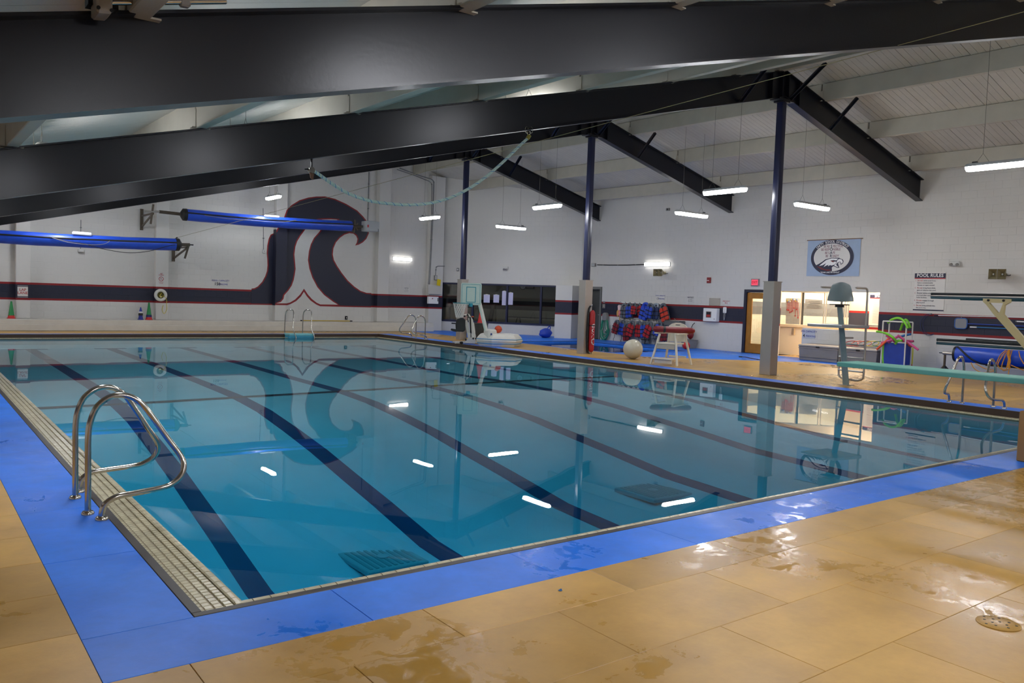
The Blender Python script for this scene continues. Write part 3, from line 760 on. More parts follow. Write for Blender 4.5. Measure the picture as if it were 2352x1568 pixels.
for x, y, r_ in ((2.75, -1.9, 0), (.6, -5.0, 0), (5.6, -4.6, 0), (8.8, -4.4, PI/2), (.3, 3.2, PI/2), (.3, 8.6, PI/2), (3.4, 3.0, PI/2), (8.8, 2.9, PI/2), (3.2, 9.3, PI/2), (8.6, 9.0, PI/2), (3.0, 14.9, PI/2), (8.6, 14.9, PI/2), (5.8, 21.4, PI/2), (-1.6, 24.4, PI/2), (3.0, 24.4, PI/2)):  # unseen lamps: some read off wall glow and glare, others added to brighten
    pendant(x, y, zbeam(x, y)+.62, r_, 'unseen lamp set high between the roof beams to light the hall', mtl=m_tubel)
pendant(14.3, -3.6, 4.35, PI/2, 'lamp hung over the near deck beyond the right edge of the frame', ln=1.4)
pendant(18.6, -.6, 4.3, 0, 'lamp hung over the deck corner beyond the right edge of the frame', ln=1.4)
def wall_lamp(p, rz, label, ln):
    t = thing('wall_lamp', label, 'lamp', p, rz, 'wall lamps')
    m = M(); m.bb((-ln/2, -.10, -.07), (ln/2, -.03, .07)); m.build('diffuser', m_tubew, t, bevel=.03, bseg=2, smooth=SM)
    m = M(); m.bb((-ln/2-.01, -.032, -.08), (ln/2+.01, -.004, .08)); m.build('housing', m_lampbody, t, bevel=.005)
p = ony((923, 595), YF); wall_lamp(p, 0, 'bright strip lamp fixed on the far wall right of the wave', .92)
p = onx((1511, 607), XR); wall_lamp(p, RZR, 'bright strip lamp fixed on the right wall above the horn speaker', 1.25)

# ================================================================== POOL FITTINGS
def grab_rail(vfoot, rfoot, dirx, label, group, hh=1.0):
    """looped grab rail: post rises from vfoot, loops over the water and returns low to rfoot"""
    v = np.array(vfoot, float); r = np.array(rfoot, float); v[2] = r[2] = 0
    t = thing('grab_rail', label, 'rail', v, 0, group)
    prof = [(0, 0), (0, .3), (0, .55), (.015, .66), (.06, .765), (.15, .828), (.25, .828), (.335, .775), (.41, .67), (.51, .51), (.595, .38), (.615, .31), (.59, .24), (.52, .19), (.44, .172), (.25, .158), (.15, .148), (.08, .11), (.055, .05), (.055, 0)]
    dy = r[1]-v[1]; n = len(prof); pts = []
    for i, (x, z) in enumerate(prof):
        s = 0 if i < 4 else min(1, (i-4)/(n-8)); s = s*s*(3-2*s); pts.append((dirx*(.055+(x-.055)*hh if x > .055 else x), dy*s, z))
    m = M(); m.tube(smooth_pts(pts, 4), .021, 14); m.build('tube', m_chrome, t, smooth=1.2)
    for x, y in ((0, 0), (dirx*.055, dy)):
        m = M(); m.lathe([(.043, 0), (.043, .012), (.034, .024), (.023, .026)], (x, y, 0), 20); m.build('foot_flange', m_chrome, t, smooth=SM)
G = 'looped stainless grab rails at the pool edge'
grab_rail((-.15, 2.69, 0), (-.15, 2.88, 0), 1, 'looped stainless grab rail on the near left pool edge, the farther one of the pair', G)
grab_rail((-.15, 2.18, 0), (-.15, 1.99, 0), 1, 'looped stainless grab rail on the near left pool edge, nearest to the camera', G)
grab_rail((W+.28, 2.60, 0), (W+.28, 2.80, 0), -1, 'looped stainless grab rail behind the diving board, left one of the right edge pair', G, .55)
grab_rail((W+.28, 2.08, 0), (W+.28, 1.88, 0), -1, 'looped stainless grab rail behind the diving board, right one of the right edge pair', G)
grab_rail((W+.2, 21.75, 0), (W+.2, 21.95, 0), -1, 'small looped grab rail at the far right pool corner, the farther one of the pair', G)
grab_rail((W+.2, 21.10, 0), (W+.2, 20.90, 0), -1, 'small looped grab rail at the far right pool corner, the nearer one of the pair', G)
# steps with two arched rails at the far edge
m_teal = mat('teal_plastic', (62, 150, 178), .4, var=.08)
xs0, xs1 = float(onz((657, 772))[0]), float(onz((712, 772))[0]); xs0, xs1 = 9.62, 10.6
sc_ = lambda px: float(ony((px, 771), L-.1)[0])
xs0, xs1 = sc_(656), sc_(712)
t = thing('pool_steps', 'small teal set of pool steps at the far edge below the wave', 'steps', ((xs0+xs1)/2, L, 0)); o3 = t.location
for z0, z1, y0, y1 in ((-.03, .035, -.50, .06), (-.11, -.035, -.50, -.02), (-.30, -.115, -.55, -.02)):
    m = M(); m.bb((-(xs1-xs0)/2, y0, z0), ((xs1-xs0)/2, y1, z1)); m.build('tread' if z1 > 0 else 'step_side', m_teal if z1 < 0 else mat('pale_teal_plastic', (120, 188, 196), .5, var=.05), t, bevel=.01)
for pa, pb, lb in ((653, 681, 'left'), (694, 723, 'right')):
    xa = float(ony((pa, 762), L+.2)[0]); xb = float(ony((pb, 779), L-.62)[0]); x = (xa+xb)/2
    t = thing('arched_rail', 'tall arched chrome handrail at the far pool steps, %s one' % lb, 'rail', (x, L+.16, 0), 0, 'arched handrails of the far pool steps')
    m = M(); m.tube(smooth_pts([(xa-x, 0, 0), (xa-x, 0, .4), (xa-x+.01, -.01, .72), (xa-x+.05, -.10, .87), (xa-x+.12, -.20, .885), (xa-x+.2, -.30, .80), (xb-x-.06, -.60, .25), (xb-x, -.72, -.06), (xb-x+.02, -.74, -.2)], 5), .019, 12); m.build('tube', m_chrome, t, smooth=1.2)
    m = M(); m.lathe([(.04, 0), (.04, .012), (.022, .02)], (xa-x, 0, 0), 16); m.build('foot_flange', m_chrome, t, smooth=SM)

# ================================================================== DIVING BOARD (near right)
m_board = mat('aqua_board', (112, 186, 170), .5, var=.04, scale=4, bump=.5, bscale=160)
m_castcream = mat('tan_cast_metal', (196, 180, 130), .38, var=.05)
m_tealrail = mat('teal_rail_paint', (28, 66, 78), .3, var=.05)
BX0, BX1 = 8.87, 9.37
t = thing('diving_board', 'long aqua diving board reaching over the pool from the right edge', 'board', (9.12, -.6, .86))
m = M(t.location); m.bb((BX0, -3.1, .862), (BX1, 1.98, .905)); m.build('board', m_board, t, bevel=.008)
m = M(t.location); m.bb((BX0-.02, -3.1, .845), (BX0+.012, 1.97, .900)); m.build('side_rail', mat('aqua_board_edge', (92, 160, 150), .45), t, bevel=.004)
m = M(t.location); m.bb((BX1-.012, -3.1, .845), (BX1+.02, 1.97, .900)); m.build('side_rail', mat('aqua_board_edge', (92, 160, 150)), t, bevel=.004)
t = thing('board_stand', 'tan stand of the diving board with tall double guard rails, cut by the frame', 'stand', (9.12, -.9, 0))
m = M(t.location); m.bb((8.70, -2.6, 0), (9.54, -.34, .56)); m.build('pedestal', mat('tan_pedestal', (150, 112, 66), .6, var=.08), t, bevel=.01)
m = M(t.location); m.bb((BX0-.04, -1.35, .56), (BX1+.04, -1.15, .845)); m.build('fulcrum_block', m_castcream, t, bevel=.01); m = M(t.location); m.bb((BX0-.04, -2.55, .56), (BX1+.04, -2.4, .845)); m.build('fulcrum_block', m_castcream, t, bevel=.01)
for s, xr in ((-1, 8.74), (1, 9.50)):
    ya = .72
    for zc, y0 in ((1.815, ya), (1.27, ya-.10)):
        y1 = -2.7
        for dz, mtl in ((.018, m_blackm), (-.022, m_tealrail)):
            m = M(t.location); m.tube([(xr, y0, zc+dz), (xr, y1, zc+dz)], .017, 12); m.build('guard_rail', mtl, t, smooth=1.2)
        m = M(t.location); m.bb((xr-.018, y0-.02, zc-.008), (xr+.012, y1, zc+.006)); m.build('rail_infill', m_ss, t)
    for yb, yt in (((-.62, -.02), (-2.2, -2.2)) if s < 0 else ((-2.2, -2.2),)):     # cast arm with a forked head
        m = M(t.location); xo = xr+s*.03
        A = [(yt+.13, 1.79), (yt+.13, 1.755), (yt+.09, 1.72), (yt+.012, 1.62), (yb+.245, 1.22), (yb+.15, .90), (yb+.12, .56), (yb-.10, .56), (yb+.01, .92), (yb+.145, 1.22), (yt-.095, 1.62), (yt-.10, 1.72), (yt-.155, 1.755), (yt-.155, 1.79)]
        hole = [(yt+.065, 1.745), (yt-.035, 1.635), (yt-.055, 1.64), (yt-.085, 1.745)]
        tri = tessellate_polygon([[Vector((a, b, 0)) for a, b in A], [Vector((a, b, 0)) for a, b in hole]]); allp = A+hole; n = len(allp)
        m.add([(xo-.022, a, b) for a, b in allp]+[(xo+.022, a, b) for a, b in allp], [tuple(q) for q in tri]+[tuple(i+n for i in q) for q in tri]+[(i, (i+1) % 14, n+(i+1) % 14, n+i) for i in range(14)]+[(14+i, 14+(i+1) % 4, n+14+(i+1) % 4, n+14+i) for i in range(4)])
        o = m.build('support_arm', m_castcream, t)
        for dy in (.07, -.09):
            q = M(t.location); q.cyl((xo-.03, yt+dy, 1.772), (xo+.03, yt+dy, 1.772), .014, 10); q.build('bolt', m_blackm, o)

# ================================================================== LIFEGUARD CHAIR (tall)
m_shell = mat('grey_seat_shell', (118, 130, 132), .42, var=.04, bump=.1)
m_post = mat('grey_green_post', (128, 146, 146), .35, .3, var=.06)
m_alu = mat('aluminium', (176, 178, 180), .35, .8, var=.05)
gb = onz((1943, 884)); zt = 2.32
t = thing('lifeguard_chair', 'tall grey lifeguard chair on a single leaning post with a ladder', 'chair', gb, -.12)
m = M(); m.tube([(0, 0, 0), (-.21, 0, 1.05), (-.34, 0, 1.66)], [.085, .075, .068], 4); m.build('post', m_post, t, bevel=.01)
m = M(); m.box((0, 0, .006), (.24, .24, .012)); m.build('base_plate', m_ss, t)
m = M(); m.box((-.36, 0, 1.25), (.86, .86, .06)); m.build('platform', m_alu, t, bevel=.008)
# moulded shell: bucket seat whose tall rounded back faces the deck
m = M(); seg = 16; vs = []
prof = [(-.30, 1.82, .17), (-.31, 1.79, .18), (-.16, 1.765, .20), (-.02, 1.755, .225), (.06, 1.755, .255), (.085, 1.84, .25), (.10, 1.93, .228), (.112, 2.02, .205), (.12, 2.09, .182), (.122, 2.135, .155), (.12, 2.16, .10)]
K = len(prof)
for off in (0, .012):
    for x, z, hw in prof:
        for k in range(seg+1):
            u = -1+2*k/seg; up_ = max(0, min(1, (z-1.76)/.10)) if x > 0 else 0
            vs.append((x-.18+off-.12*u*u*up_, hw*u, z+(1-up_)*.05*abs(u)**2.5*(1 if x < 0 else .3)-(.018 if z > 2.12 else 0)*u*u))
n1 = K*(seg+1); fs = []
for l in range(2):
    for i in range(K-1):
        for k in range(seg): a = l*n1+i*(seg+1)+k; fs.append((a, a+1, a+seg+2, a+seg+1))
rim_ = [k for k in range(seg+1)]+[i*(seg+1)+seg for i in range(1, K)]+[(K-1)*(seg+1)+k for k in range(seg-1, -1, -1)]+[i*(seg+1) for i in range(K-2, 0, -1)]
fs += [(rim_[i], rim_[(i+1) % len(rim_)], n1+rim_[(i+1) % len(rim_)], n1+rim_[i]) for i in range(len(rim_))]
cs2, sn2 = math.cos(3.85), math.sin(3.85)
vs = [((x+.16)*cs2-y*sn2-.17, (x+.16)*sn2+y*cs2, z) for x, y, z in vs]; vs = [(x-.16, y, z) for x, y, z in vs]
m.add(vs, fs); m.build('seat_shell', m_shell, t, smooth=1.0)
m = M(); m.box((-.35, 0, 1.695), (.26, .30, .02)); m.cyl((-.345, 0, 1.64), (-.345, 0, 1.70), .09, 16); m.build('seat_swivel', m_black, t, bevel=.004)
gz = 2.05
for s in (-1, 1):
    y = s*.31; m = M()
    m.tube(smooth_pts([(.14, y*.0, .11), (.14, y*.55, .11), (.14, y*.93, .16), (.14, y, .28), (.14, y, .6), (.12, y, 1.3), (.11, y, 1.9), (.10, y, 2.0), (.06, y, 2.045), (-.03, y, 2.05), (-.26 if s < 0 else -.56, y, 2.05)], 4), .021, 12); m.build('ladder_rail', m_ss, t, smooth=1.2)
for z in (.30, .58, .86):
    m = M(); m.box((.13, 0, z), (.09, .60, .03)); m.build('ladder_step', m_alu, t, bevel=.006)
m = M(); m.bar((.0, 0, .12), (.14, 0, .12), .04, .04); m.bar((-.2, 0, 1.0), (.13, 0, 1.0), .04, .04); m.build('ladder_bracket', m_ss, t)

# ================================================================== WHITE GUARD CHAIR, TUBES, BALLS
m_pvcw = mat('cream_white_plastic', (222, 216, 198), .4, var=.03)
m_tube_red = mat('red_foam_vinyl', (168, 30, 34), .33, var=.08, scale=12, bump=.15)
m_tube_dark = mat('dark_red_vinyl', (122, 24, 32), .3, var=.08, scale=12, bump=.15)
sc0 = onz((1548, 838)); t = thing('deck_guard_chair', 'low white plastic lifeguard chair standing on the tan deck', 'chair', (sc0[0], sc0[1]+.1, 0), .25)
w_ = .26
for x, y0, y1 in ((-1, -1, -.45), (-1, 1, .45), (1, -1, -.45), (1, 1, .45)):
    m = M(); m.bar((x*.40, y1*.62+(y0-y1)*.0-.0+y0*.10, 0), (x*.26, y1*.5, .80), .06, .045, up=(0, 1, 0)); m.build('leg', m_pvcw, t, bevel=.008)
m = M(); m.box((-.10, 0, .56), (.55, .52, .03)); m.build('seat', m_pvcw, t, bevel=.01)
m = M(); m.box((-.33, 0, .48), (.03, .50, .13)); m.build('seat_apron', mat('beige_plastic', (186, 178, 160), .5), t, bevel=.006)
m = M(); m.box((-.40, 0, .17), (.28, .52, .03)); m.box((-.44, 0, .10), (.03, .50, .10)); m.build('foot_step', m_pvcw, t, bevel=.006)
m = M(); m.box((.33, 0, .20), (.03, .50, .05)); m.build('rear_stretcher', m_pvcw, t, bevel=.006)
for s in (-1, 1):
    m = M(); m.box((-.05, s*.29, .815), (.66, .09, .03)); m.build('armrest', m_pvcw, t, bevel=.01)
back = [(-.26, .60), (.26, .60), (.26, 1.0), (.17, 1.06), (.06, 1.09), (-.06, 1.09), (-.17, 1.06), (-.26, 1.0)]; hole = [(-.07, 1.02), (.07, 1.02), (.07, 1.045), (-.07, 1.045)]
tri = tessellate_polygon([[Vector((a, b, 0)) for a, b in back], [Vector((a, b, 0)) for a, b in hole]]); pp = back+hole; n = len(pp); m = M()
m.add([(.27, a, b) for a, b in pp]+[(.305, a, b) for a, b in pp], [tuple(q) for q in tri]+[tuple(i+n for i in q) for q in tri]+[(i, (i+1) % 8, n+(i+1) % 8, n+i) for i in range(8)]+[(8+i, 8+(i+1) % 4, n+8+(i+1) % 4, n+8+i) for i in range(4)])
m.build('backrest', m_pvcw, t)
def rescue_tube(p, q, name, label, mt, r=.075, up=(0, 0, 1), txt=None, rz=0):
    p = np.array(p, float); q = np.array(q, float); c = (p+q)/2; t = thing(name, label, 'float', c)
    m = M(c); d = (q-p); k = []; R = []
    for s, f in ((0, .25), (.015, .6), (.05, .9), (.10, 1), (.5, 1), (.90, 1), (.95, .9), (.985, .6), (1, .25)): k.append(tuple(p+d*s)); R.append(r*f)
    m.tube(k, R, 20); m.build('foam_body', mt, t, smooth=1.2); return t
cy = Y_ = BEAM_Y[3]
ct = (sc0[0], sc0[1]+.1)
pa, pb = onx((1560, 754), ct[0]-.05), None
e = np.array((math.sin(.25+PI/2)*.0, 0, 0))
c = np.array((ct[0]-.05, ct[1], .91)); dr = np.array((math.cos(.25-PI/2*.55), math.sin(.25-PI/2*.55), -.02)); dr /= np.linalg.norm(dr)
t = rescue_tube(c-dr*.48, c+dr*.62, 'rescue_tube', 'glossy dark red rescue tube lying across the arms of the white chair', m_tube_dark, .082)
m = M(c+dr*.07); m.tube([c-dr*.22, c-dr*.16], .086, 20); m.build('strap', m_black, t, smooth=1)
y = BEAM_Y[2+1]-.145; xw = float(ony((1358, 760), y-.06)[0]); z0 = float(ony((1356, 810), y-.06)[2]); z1 = float(ony((1357, 712), y-.06)[2])
t = rescue_tube((xw, y-.088, z0+.02), (xw, y-.088, z1), 'rescue_tube', 'red rescue tube lettered GUARD hanging on the middle column casing', m_tube_red, .082)
lt = M(t.location); vs, fs = text_mesh('GUARD', .185, bold=.035); lt.add([(xw+b, y-.088-math.sqrt(max(0, .085**2-b*b)), (z0+z1)/2-.08-a) for a, b, cc in vs], fs); lt.build('lettering', mat('white_print', (236, 236, 236), .5), t)
m = M(t.location); m.tube(smooth_pts([(xw-.02, y-.02, z1+.12), (xw-.10, y-.03, z1-.05), (xw-.125, y-.04, (z0+z1)/2), (xw-.11, y-.03, z0+.25), (xw-.09, y-.03, z0+.05), (xw-.06, y-.05, .05)], 5), .024, 8); m.build('strap', m_black, t, smooth=1)
m = M(t.location); m.tube([(xw, y-.088, z0+.80), (xw, y-.088, z0+.83)], .087, 20); m.build('band', m_black, t, smooth=1)
m = M(t.location); m.tube([(xw, y+.002, z1+.13), (xw, y-.04, z1+.13), (xw, y-.06, z1+.17)], .012, 8); m.build('hook', m_white, t, smooth=1)
m = M(t.location); m.tube(smooth_pts([(xw, y-.09, z0+.02), (xw+.01, y-.07, z0-.12), (xw-.03, y-.05, .03), (xw-.07, y-.05, .012)], 5), .010, 8); m.build('tow_line', m_black, t, smooth=1)
def ball(px, r, label, mt, name='ball'):
    p = onz(px); t = thing(name, label, 'ball', (p[0], p[1], 0)); m = M(); m.sphere((0, 0, r), r, 36, 24); m.build('shell', mt, t, smooth=1.5)
    m = M(); m.lathe([(.018, -.001), (.014, .003), (.002, .004)], (0, 0, 2*r-.001), 12); m.build('valve', m_grey, t); return t
ball((1453, 824), .275, 'large pearly white exercise ball on the deck by the pool edge', mat('pearl_vinyl', (196, 190, 170), .28, var=.05, coat=.3), 'exercise_ball')
ball((1576, 802), .13, 'small red ball on the blue deck right of the white guard chair', mat('red_rubber', (196, 28, 30), .4, var=.05), 'red_ball')

# ================================================================== BASKETBALL HOOP, POOL LIFT
m_poly = mat('white_roto_plastic', (214, 212, 202), .45, var=.03, bump=.1)
m_aq = mat('aqua_tint_plastic', (176, 196, 186), .4, var=.03)
m_aqline = mat('aqua_line', (24, 132, 148), .5)
hb = np.array((15.0, 17.25, 0)); HB = onz((1125, 806))
def hp(q, d):      # pixel on the vertical plane facing the survey camera through the hoop base
    return onpl(q, hb, np.array((FW[0], FW[1], 0)))
hb = onz((1150, 796)); hb = np.array((hb[0], hb[1], 0.)); hb = np.array((14.50, 17.45, 0.))
t = thing('poolside_basketball_hoop', 'white poolside basketball hoop with aqua trimmed backboard and net', 'hoop', hb)
RZH = .0
# base tank: six sided, leaning faces
P8 = lambda q, z: onz(q, z)
bx = [(-.92, -.10), (-.60, -.52), (.10, -.62), (.62, -.45), (.78, .05), (.50, .48), (-.35, .30)]
bl = [onz(q, .0)[:2]-hb[:2] for q in ((1108, 794), (1128, 799), (1153, 800.5), (1176, 799.5))]
L0 = [(-.78, .16), (-.56, -.40), (.16, -.78), (.72, -.40), (.80, .28), (.26, .66), (-.40, .56)]
mm = M(); n = len(L0); lev = [(0, .86), (.16, .97), (.185, 1.0), (.30, .93), (.40, .80)]
vs = [(x*k, y*k, z) for z, k in lev for x, y in L0]
mm.add(vs, [tuple(range(n-1, -1, -1)), tuple(range((len(lev)-1)*n, len(lev)*n))]+[(l*n+i, l*n+(i+1) % n, (l+1)*n+(i+1) % n, (l+1)*n+i) for l in range(len(lev)-1) for i in range(n)]); mm.build('base_tank', m_poly, t, bevel=.012)
for z, k in ((.10, .935), (.24, .972)):
    mm = M(); mm.tube([(x*k*1.012, y*k*1.012, z) for x, y in L0], .012, 6, closed=True); mm.build('trim_line', mat('blue_trim_line', (58, 140, 190), .5), t)
mm = M(); mm.box((-.42, -.12, .32), (.34, .34, .46)); mm.build('mast_socket', m_poly, t, bevel=.05)
mm = M(); mm.cyl((-.50, -.29, .40), (-.50, -.30, .40), .035, 14); mm.build('badge', mat('badge_blue', (40, 70, 130), .5), t)
mb = Vector((-.40, -.12, .40)); topm = hgt(hb, (1106, 690)) 
tp = onpl((1110, 690), hb, np.array((FW[0], FW[1], 0)))-hb; mt_ = Vector((tp[0], tp[1], tp[2]))
mt0 = Vector((mb.x-.62, mb.y+.30, tp[2]))
bpb = onpl((1120, 772), hb+np.array((mb.x, mb.y, 0)), np.array((FW[0], FW[1], 0)))-hb; btp = onpl((1098, 682), hb+np.array((mb.x, mb.y, 0)), np.array((FW[0], FW[1], 0)))-hb
mm = M(); mm.bar(tuple(bpb), tuple(btp), .12, .10, up=(FW[0], FW[1], 0)); mm.build('mast', m_poly, t, bevel=.01)
n_ = np.array((FW[0], FW[1], 0)); s_ = np.array((FW[1], -FW[0], 0))
mm = M(); o_ = np.array(bpb)-n_*.058; o2 = np.array(btp)-n_*.058; mm.bar(tuple(o_-s_*.035), tuple(o2-s_*.035), .045, .012, up=(FW[0], FW[1], 0)); mm.build('mast_inlay', m_aq, t)
# backboard
pn = hb+np.array((mb.x, mb.y, 0))-n_*.14
c0 = onpl((1059, 649), pn, n_)-hb; c1 = onpl((1105, 701), pn, n_)-hb
cc = (c0+c1)/2; wB = float(np.dot(c1-c0, s_)); hB = float(c0[2]-c1[2])
def B(a, b, d=0.0): return tuple(cc+s_*a+np.array((0, 0, b))-n_*d)
def rrect(w, h, r, k=4):
    out = []
    for cx, cy_, a0 in ((w/2-r, h/2-r, 0), (-w/2+r, h/2-r, 90), (-w/2+r, -h/2+r, 180), (w/2-r, -h/2+r, 270)):
        for i in range(k+1):
            a = math.radians(a0+90*i/k); out.append((cx+r*math.cos(a), cy_+r*math.sin(a)))
    return out
mm = M(); mm.prism(rrect(wB, hB, .05), lambda a, b, d: B(a, b, d), -.03, .03); mm.build('backboard', m_aq, t, bevel=.008)
def frame2(w, h, cx, cz, th, d=.034):
    mm = M()
    for a0, a1, b0, b1 in ((-w/2, w/2, h/2-th, h/2), (-w/2, w/2, -h/2, -h/2+th), (-w/2, -w/2+th, -h/2, h/2), (w/2-th, w/2, -h/2, h/2)):
        mm.prism([(cx+a0, cz+b0), (cx+a1, cz+b0), (cx+a1, cz+b1), (cx+a0, cz+b1)], lambda a, b, d_: B(a, b, d_), .028, d)
    return mm
frame2(wB*.88, hB*.88, 0, 0, .010).build('border_line', m_aqline, t)
frame2(.31, .50, -.0, -.02, .022).build('target_square', m_aqline, t)
rim0 = np.array(B(0, -.30, .03)); rc = rim0-n_*.20-s_*.34
mm = M(); mm.tube([tuple(rc+s_*.21*math.cos(a)+n_*.21*math.sin(a)) for a in [2*PI*i/28 for i in range(28)]], .011, 8, closed=True); mm.bar(tuple(rim0), tuple(rc+s_*.2), .06, .02); mm.build('rim', m_aqline, t, smooth=1)
mm = M(); mm.box(tuple(rim0-np.array((0, 0, .05))), (.10, .10, .12)); mm.build('rim_bracket', m_aqline, t, bevel=.01)
mm = M()
for k in range(14):
    for sg in (1, -1):
        pts = []
        for i in range(9):
            f = i/8; a = 2*PI*k/14+sg*f*1.5; r = .205*(1-.45*f); pts.append(tuple(rc+s_*r*math.cos(a)+n_*r*math.sin(a)-np.array((0, 0, f*.46))))
        mm.tube(pts, .005, 4)
mm.build('net', mat('white_net_cord', (214, 214, 208), .8), t)
# pool lift: folded white frame with black seat
lb = onz((1068, 789)); lb = np.array((lb[0]+.0, lb[1]-.0, 0.)); nl = n_; sl = s_
def LP_(q, d=0.0): return tuple(onpl(q, lb-nl*d, nl)-lb)
t = thing('pool_lift', 'folded white pool lift with a black seat beside the basketball hoop', 'lift', lb)
m_lw = mat('white_powder_coat', (208, 206, 196), .4, var=.04)
m_seatb = mat('black_seat_pad', (24, 27, 28), .5, var=.05)
m = M(); m.bar(LP_((1070, 736)), LP_((1078, 772)), .10, .07, up=tuple(nl)); m.bar(LP_((1078, 730)), LP_((1090, 776)), .10, .09, up=tuple(nl)); m.build('mast', m_lw, t, bevel=.01)
m = M(); m.prism([(-.0, .0)]*0+[(0, 0), (.34, 0), (.36, .10), (.20, .36), (.06, .36), (.10, .15), (0, .08)], lambda a, b, d: tuple(np.array(LP_((1068, 788)))+sl*a+np.array((0, 0, b))+nl*d), -.07, .07); m.build('foot_casting', m_lw, t, bevel=.01)
m = M(); m.tube([LP_((1066, 724)), LP_((1076, 722)), LP_((1084, 734)), LP_((1091, 772))], .03, 8); m.build('actuator_arm', m_lw, t, smooth=1)
m = M(); m.tube([LP_((1066, 732)), LP_((1059, 752)), LP_((1062, 762))], .028, 8); m.build('folded_arm', m_lw, t, smooth=1)
m = M(); m.tube([LP_((1088, 742)), LP_((1091, 763))], .014, 8); m.build('push_rod', m_lw, t, smooth=1)
m = M(); m.cyl(LP_((1080, 728), .05), LP_((1082, 775), .05), .024, 10); m.build('actuator', m_blackm, t, smooth=1)
for q in ((1067, 726), (1074, 723), (1070, 780), (1087, 777)):
    m = M(); m.cyl(LP_(q, .10), LP_(q, -.10), .032, 12); m.build('pivot_bolt', m_black, t)
m = M(); sq = [(1049, 732), (1062, 728), (1069, 734), (1069, 758), (1064, 762), (1047, 761), (1046, 745)]
m.prism([(q[0], q[1]) for q in sq], lambda a, b, d: LP_((a, b), d), .12, .42); m.build('seat', m_seatb, t, bevel=.03, bseg=2)
m = M(); m.prism([(1036, 754), (1049, 756), (1049, 762), (1042, 761), (1035, 758)], lambda a, b, d: LP_((a, b), d), .15, .38); m.build('footrest', m_seatb, t, bevel=.01)
m = M(); m.tube([LP_((1037, 742), .2), LP_((1050, 743), .2)], .02, 8); m.build('armrest', m_seatb, t, smooth=1)
m = M(); b0 = LP_((1045, 789)); m.bar(tuple(np.array(b0)*[1, 1, 0]+np.array((-.1, -.15, .03))), (.55, -.1, .03), .06, .05); m.bar((-.2, .45, .03), (.55, .35, .03), .06, .05); m.bar((.5, -.15, .03), (.5, .4, .03), .06, .05); m.build('base_frame', m_lw, t, bevel=.008)
m = M(); m.cyl((-.28, -.16, .045), (-.28, -.24, .045), .045, 14); m.build('wheel', m_black, t, smooth=.6)
m = M(); m.cyl(LP_((1083, 727), .02), LP_((1088, 727), .02), .02, 8); m.build('orange_grip', mat('orange_plastic', (214, 96, 50), .5), t)
# grey bin with cone, orange ball behind the hoop
bc = onz((1104, 782)); bc = np.array((bc[0], bc[1], 0.))
t = thing('rubbish_bin', 'dark grey round bin behind the basketball hoop mast', 'bin', bc)
m = M(); m.lathe([(.21, 0), (.22, .02), (.25, .60), (.262, .61), (.262, .64), (.235, .64), (.20, .05)], seg=28, cap=False); m.lathe([(.20, .04), (.01, .041)], seg=28, cap=False); m.build('barrel', mat('dark_grey_plastic', (58, 60, 58), .5, var=.05), t, smooth=.6)
m = M(); m.lathe([(.262, .605), (.272, .625), (.262, .645)], seg=28, cap=False); m.build('rim', mat('dark_grey_plastic', (58, 60, 58)), t, smooth=.6)
t = thing('traffic_cone', 'red cone standing in the grey bin behind the hoop', 'cone', (bc[0], bc[1], .05))
m = M(); m.lathe([(.13, .40), (.135, .58), (.10, .70), (.03, 1.12), (.022, 1.135), (.005, 1.14)], (-.02, 0, 0), 24); m.build('cone_body', mat('red_cone_plastic', (206, 38, 36), .4, var=.04), t, smooth=.8)
m = M(); m.box((-.02, 0, .38), (.30, .30, .03)); m.build('cone_base', mat('red_cone_plastic', (206, 38, 36)), t, bevel=.01)
p = onz((1131, 783)); q = onz((1131, 769)); 
t = thing('basketball', 'orange basketball resting behind the white hoop base', 'ball', (15.25, 17.95, 0))
bz = float(hgt((15.25, 17.95, 0), (1131, 758)))
m = M(); m.sphere((0, 0, .125), .125, 28, 18); m.build('shell', mat('orange_rubber', (206, 74, 36), .5, var=.06), t, smooth=1.5)
for ax in range(3):
    m = M(); m.tube([((.1262*math.cos(a), .1262*math.sin(a), .125), (.1262*math.cos(a), 0, .125+.1262*math.sin(a)), (0, .1262*math.cos(a), .125+.1262*math.sin(a)))[ax] for a in [2*PI*i/32 for i in range(32)]], .0022, 4, closed=True); m.build('seam', m_black, t)
t['label'] = 'orange basketball right of the hoop mast behind the white base'
bb_ = onpl((1131, 758), (15.35, 18.1, 0), n_)
# ball sits on top of an orange stand-in: raise to the place the photograph shows (on the base tank)
t.location = (hb[0]+.24, hb[1]+.35, .402)

# ================================================================== RIGHT WALL: DOOR, ALCOVE, WINDOWS
m_dwood = mat('varnished_oak', (168, 112, 34), .4, var=.12, scale=5, bump=.15)
def wy(px, y=700): return float(onx((px, y), XR)[1])
def wz(px, py): return float(onx((px, py), XR)[2])
d = setting('door_1', (XR, (DOOR_Y0+DOOR_Y1)/2, 0)); o_ = d.location; dw = DOOR_Y0-DOOR_Y1
m = M(o_)
for y0, y1, z0, z1 in ((DOOR_Y0-.10, DOOR_Y0, 0, 2.14), (DOOR_Y1, DOOR_Y1+.10, 0, 2.14), (DOOR_Y1+.10, DOOR_Y0-.10, 2.04, 2.14)): m.bb((XR-.02, y0, z0), (XR+.14, y1, z1))
m.build('door_frame', m_navy, d, bevel=.004)
fx = XR+.04; ya, yb = DOOR_Y0-.103, DOOR_Y1+.103
for nm, y0, y1, z0, z1 in (('stile', ya-.16, ya, .01, 2.035), ('stile', yb, yb+.14, .01, 2.035), ('rail', yb+.14, ya-.16, 1.86, 2.035), ('rail', yb+.14, ya-.16, .01, .30)):
    m = M(o_); m.bb((fx, y0, z0), (fx+.045, y1, z1)); m.build(nm, m_dwood, d, bevel=.003)
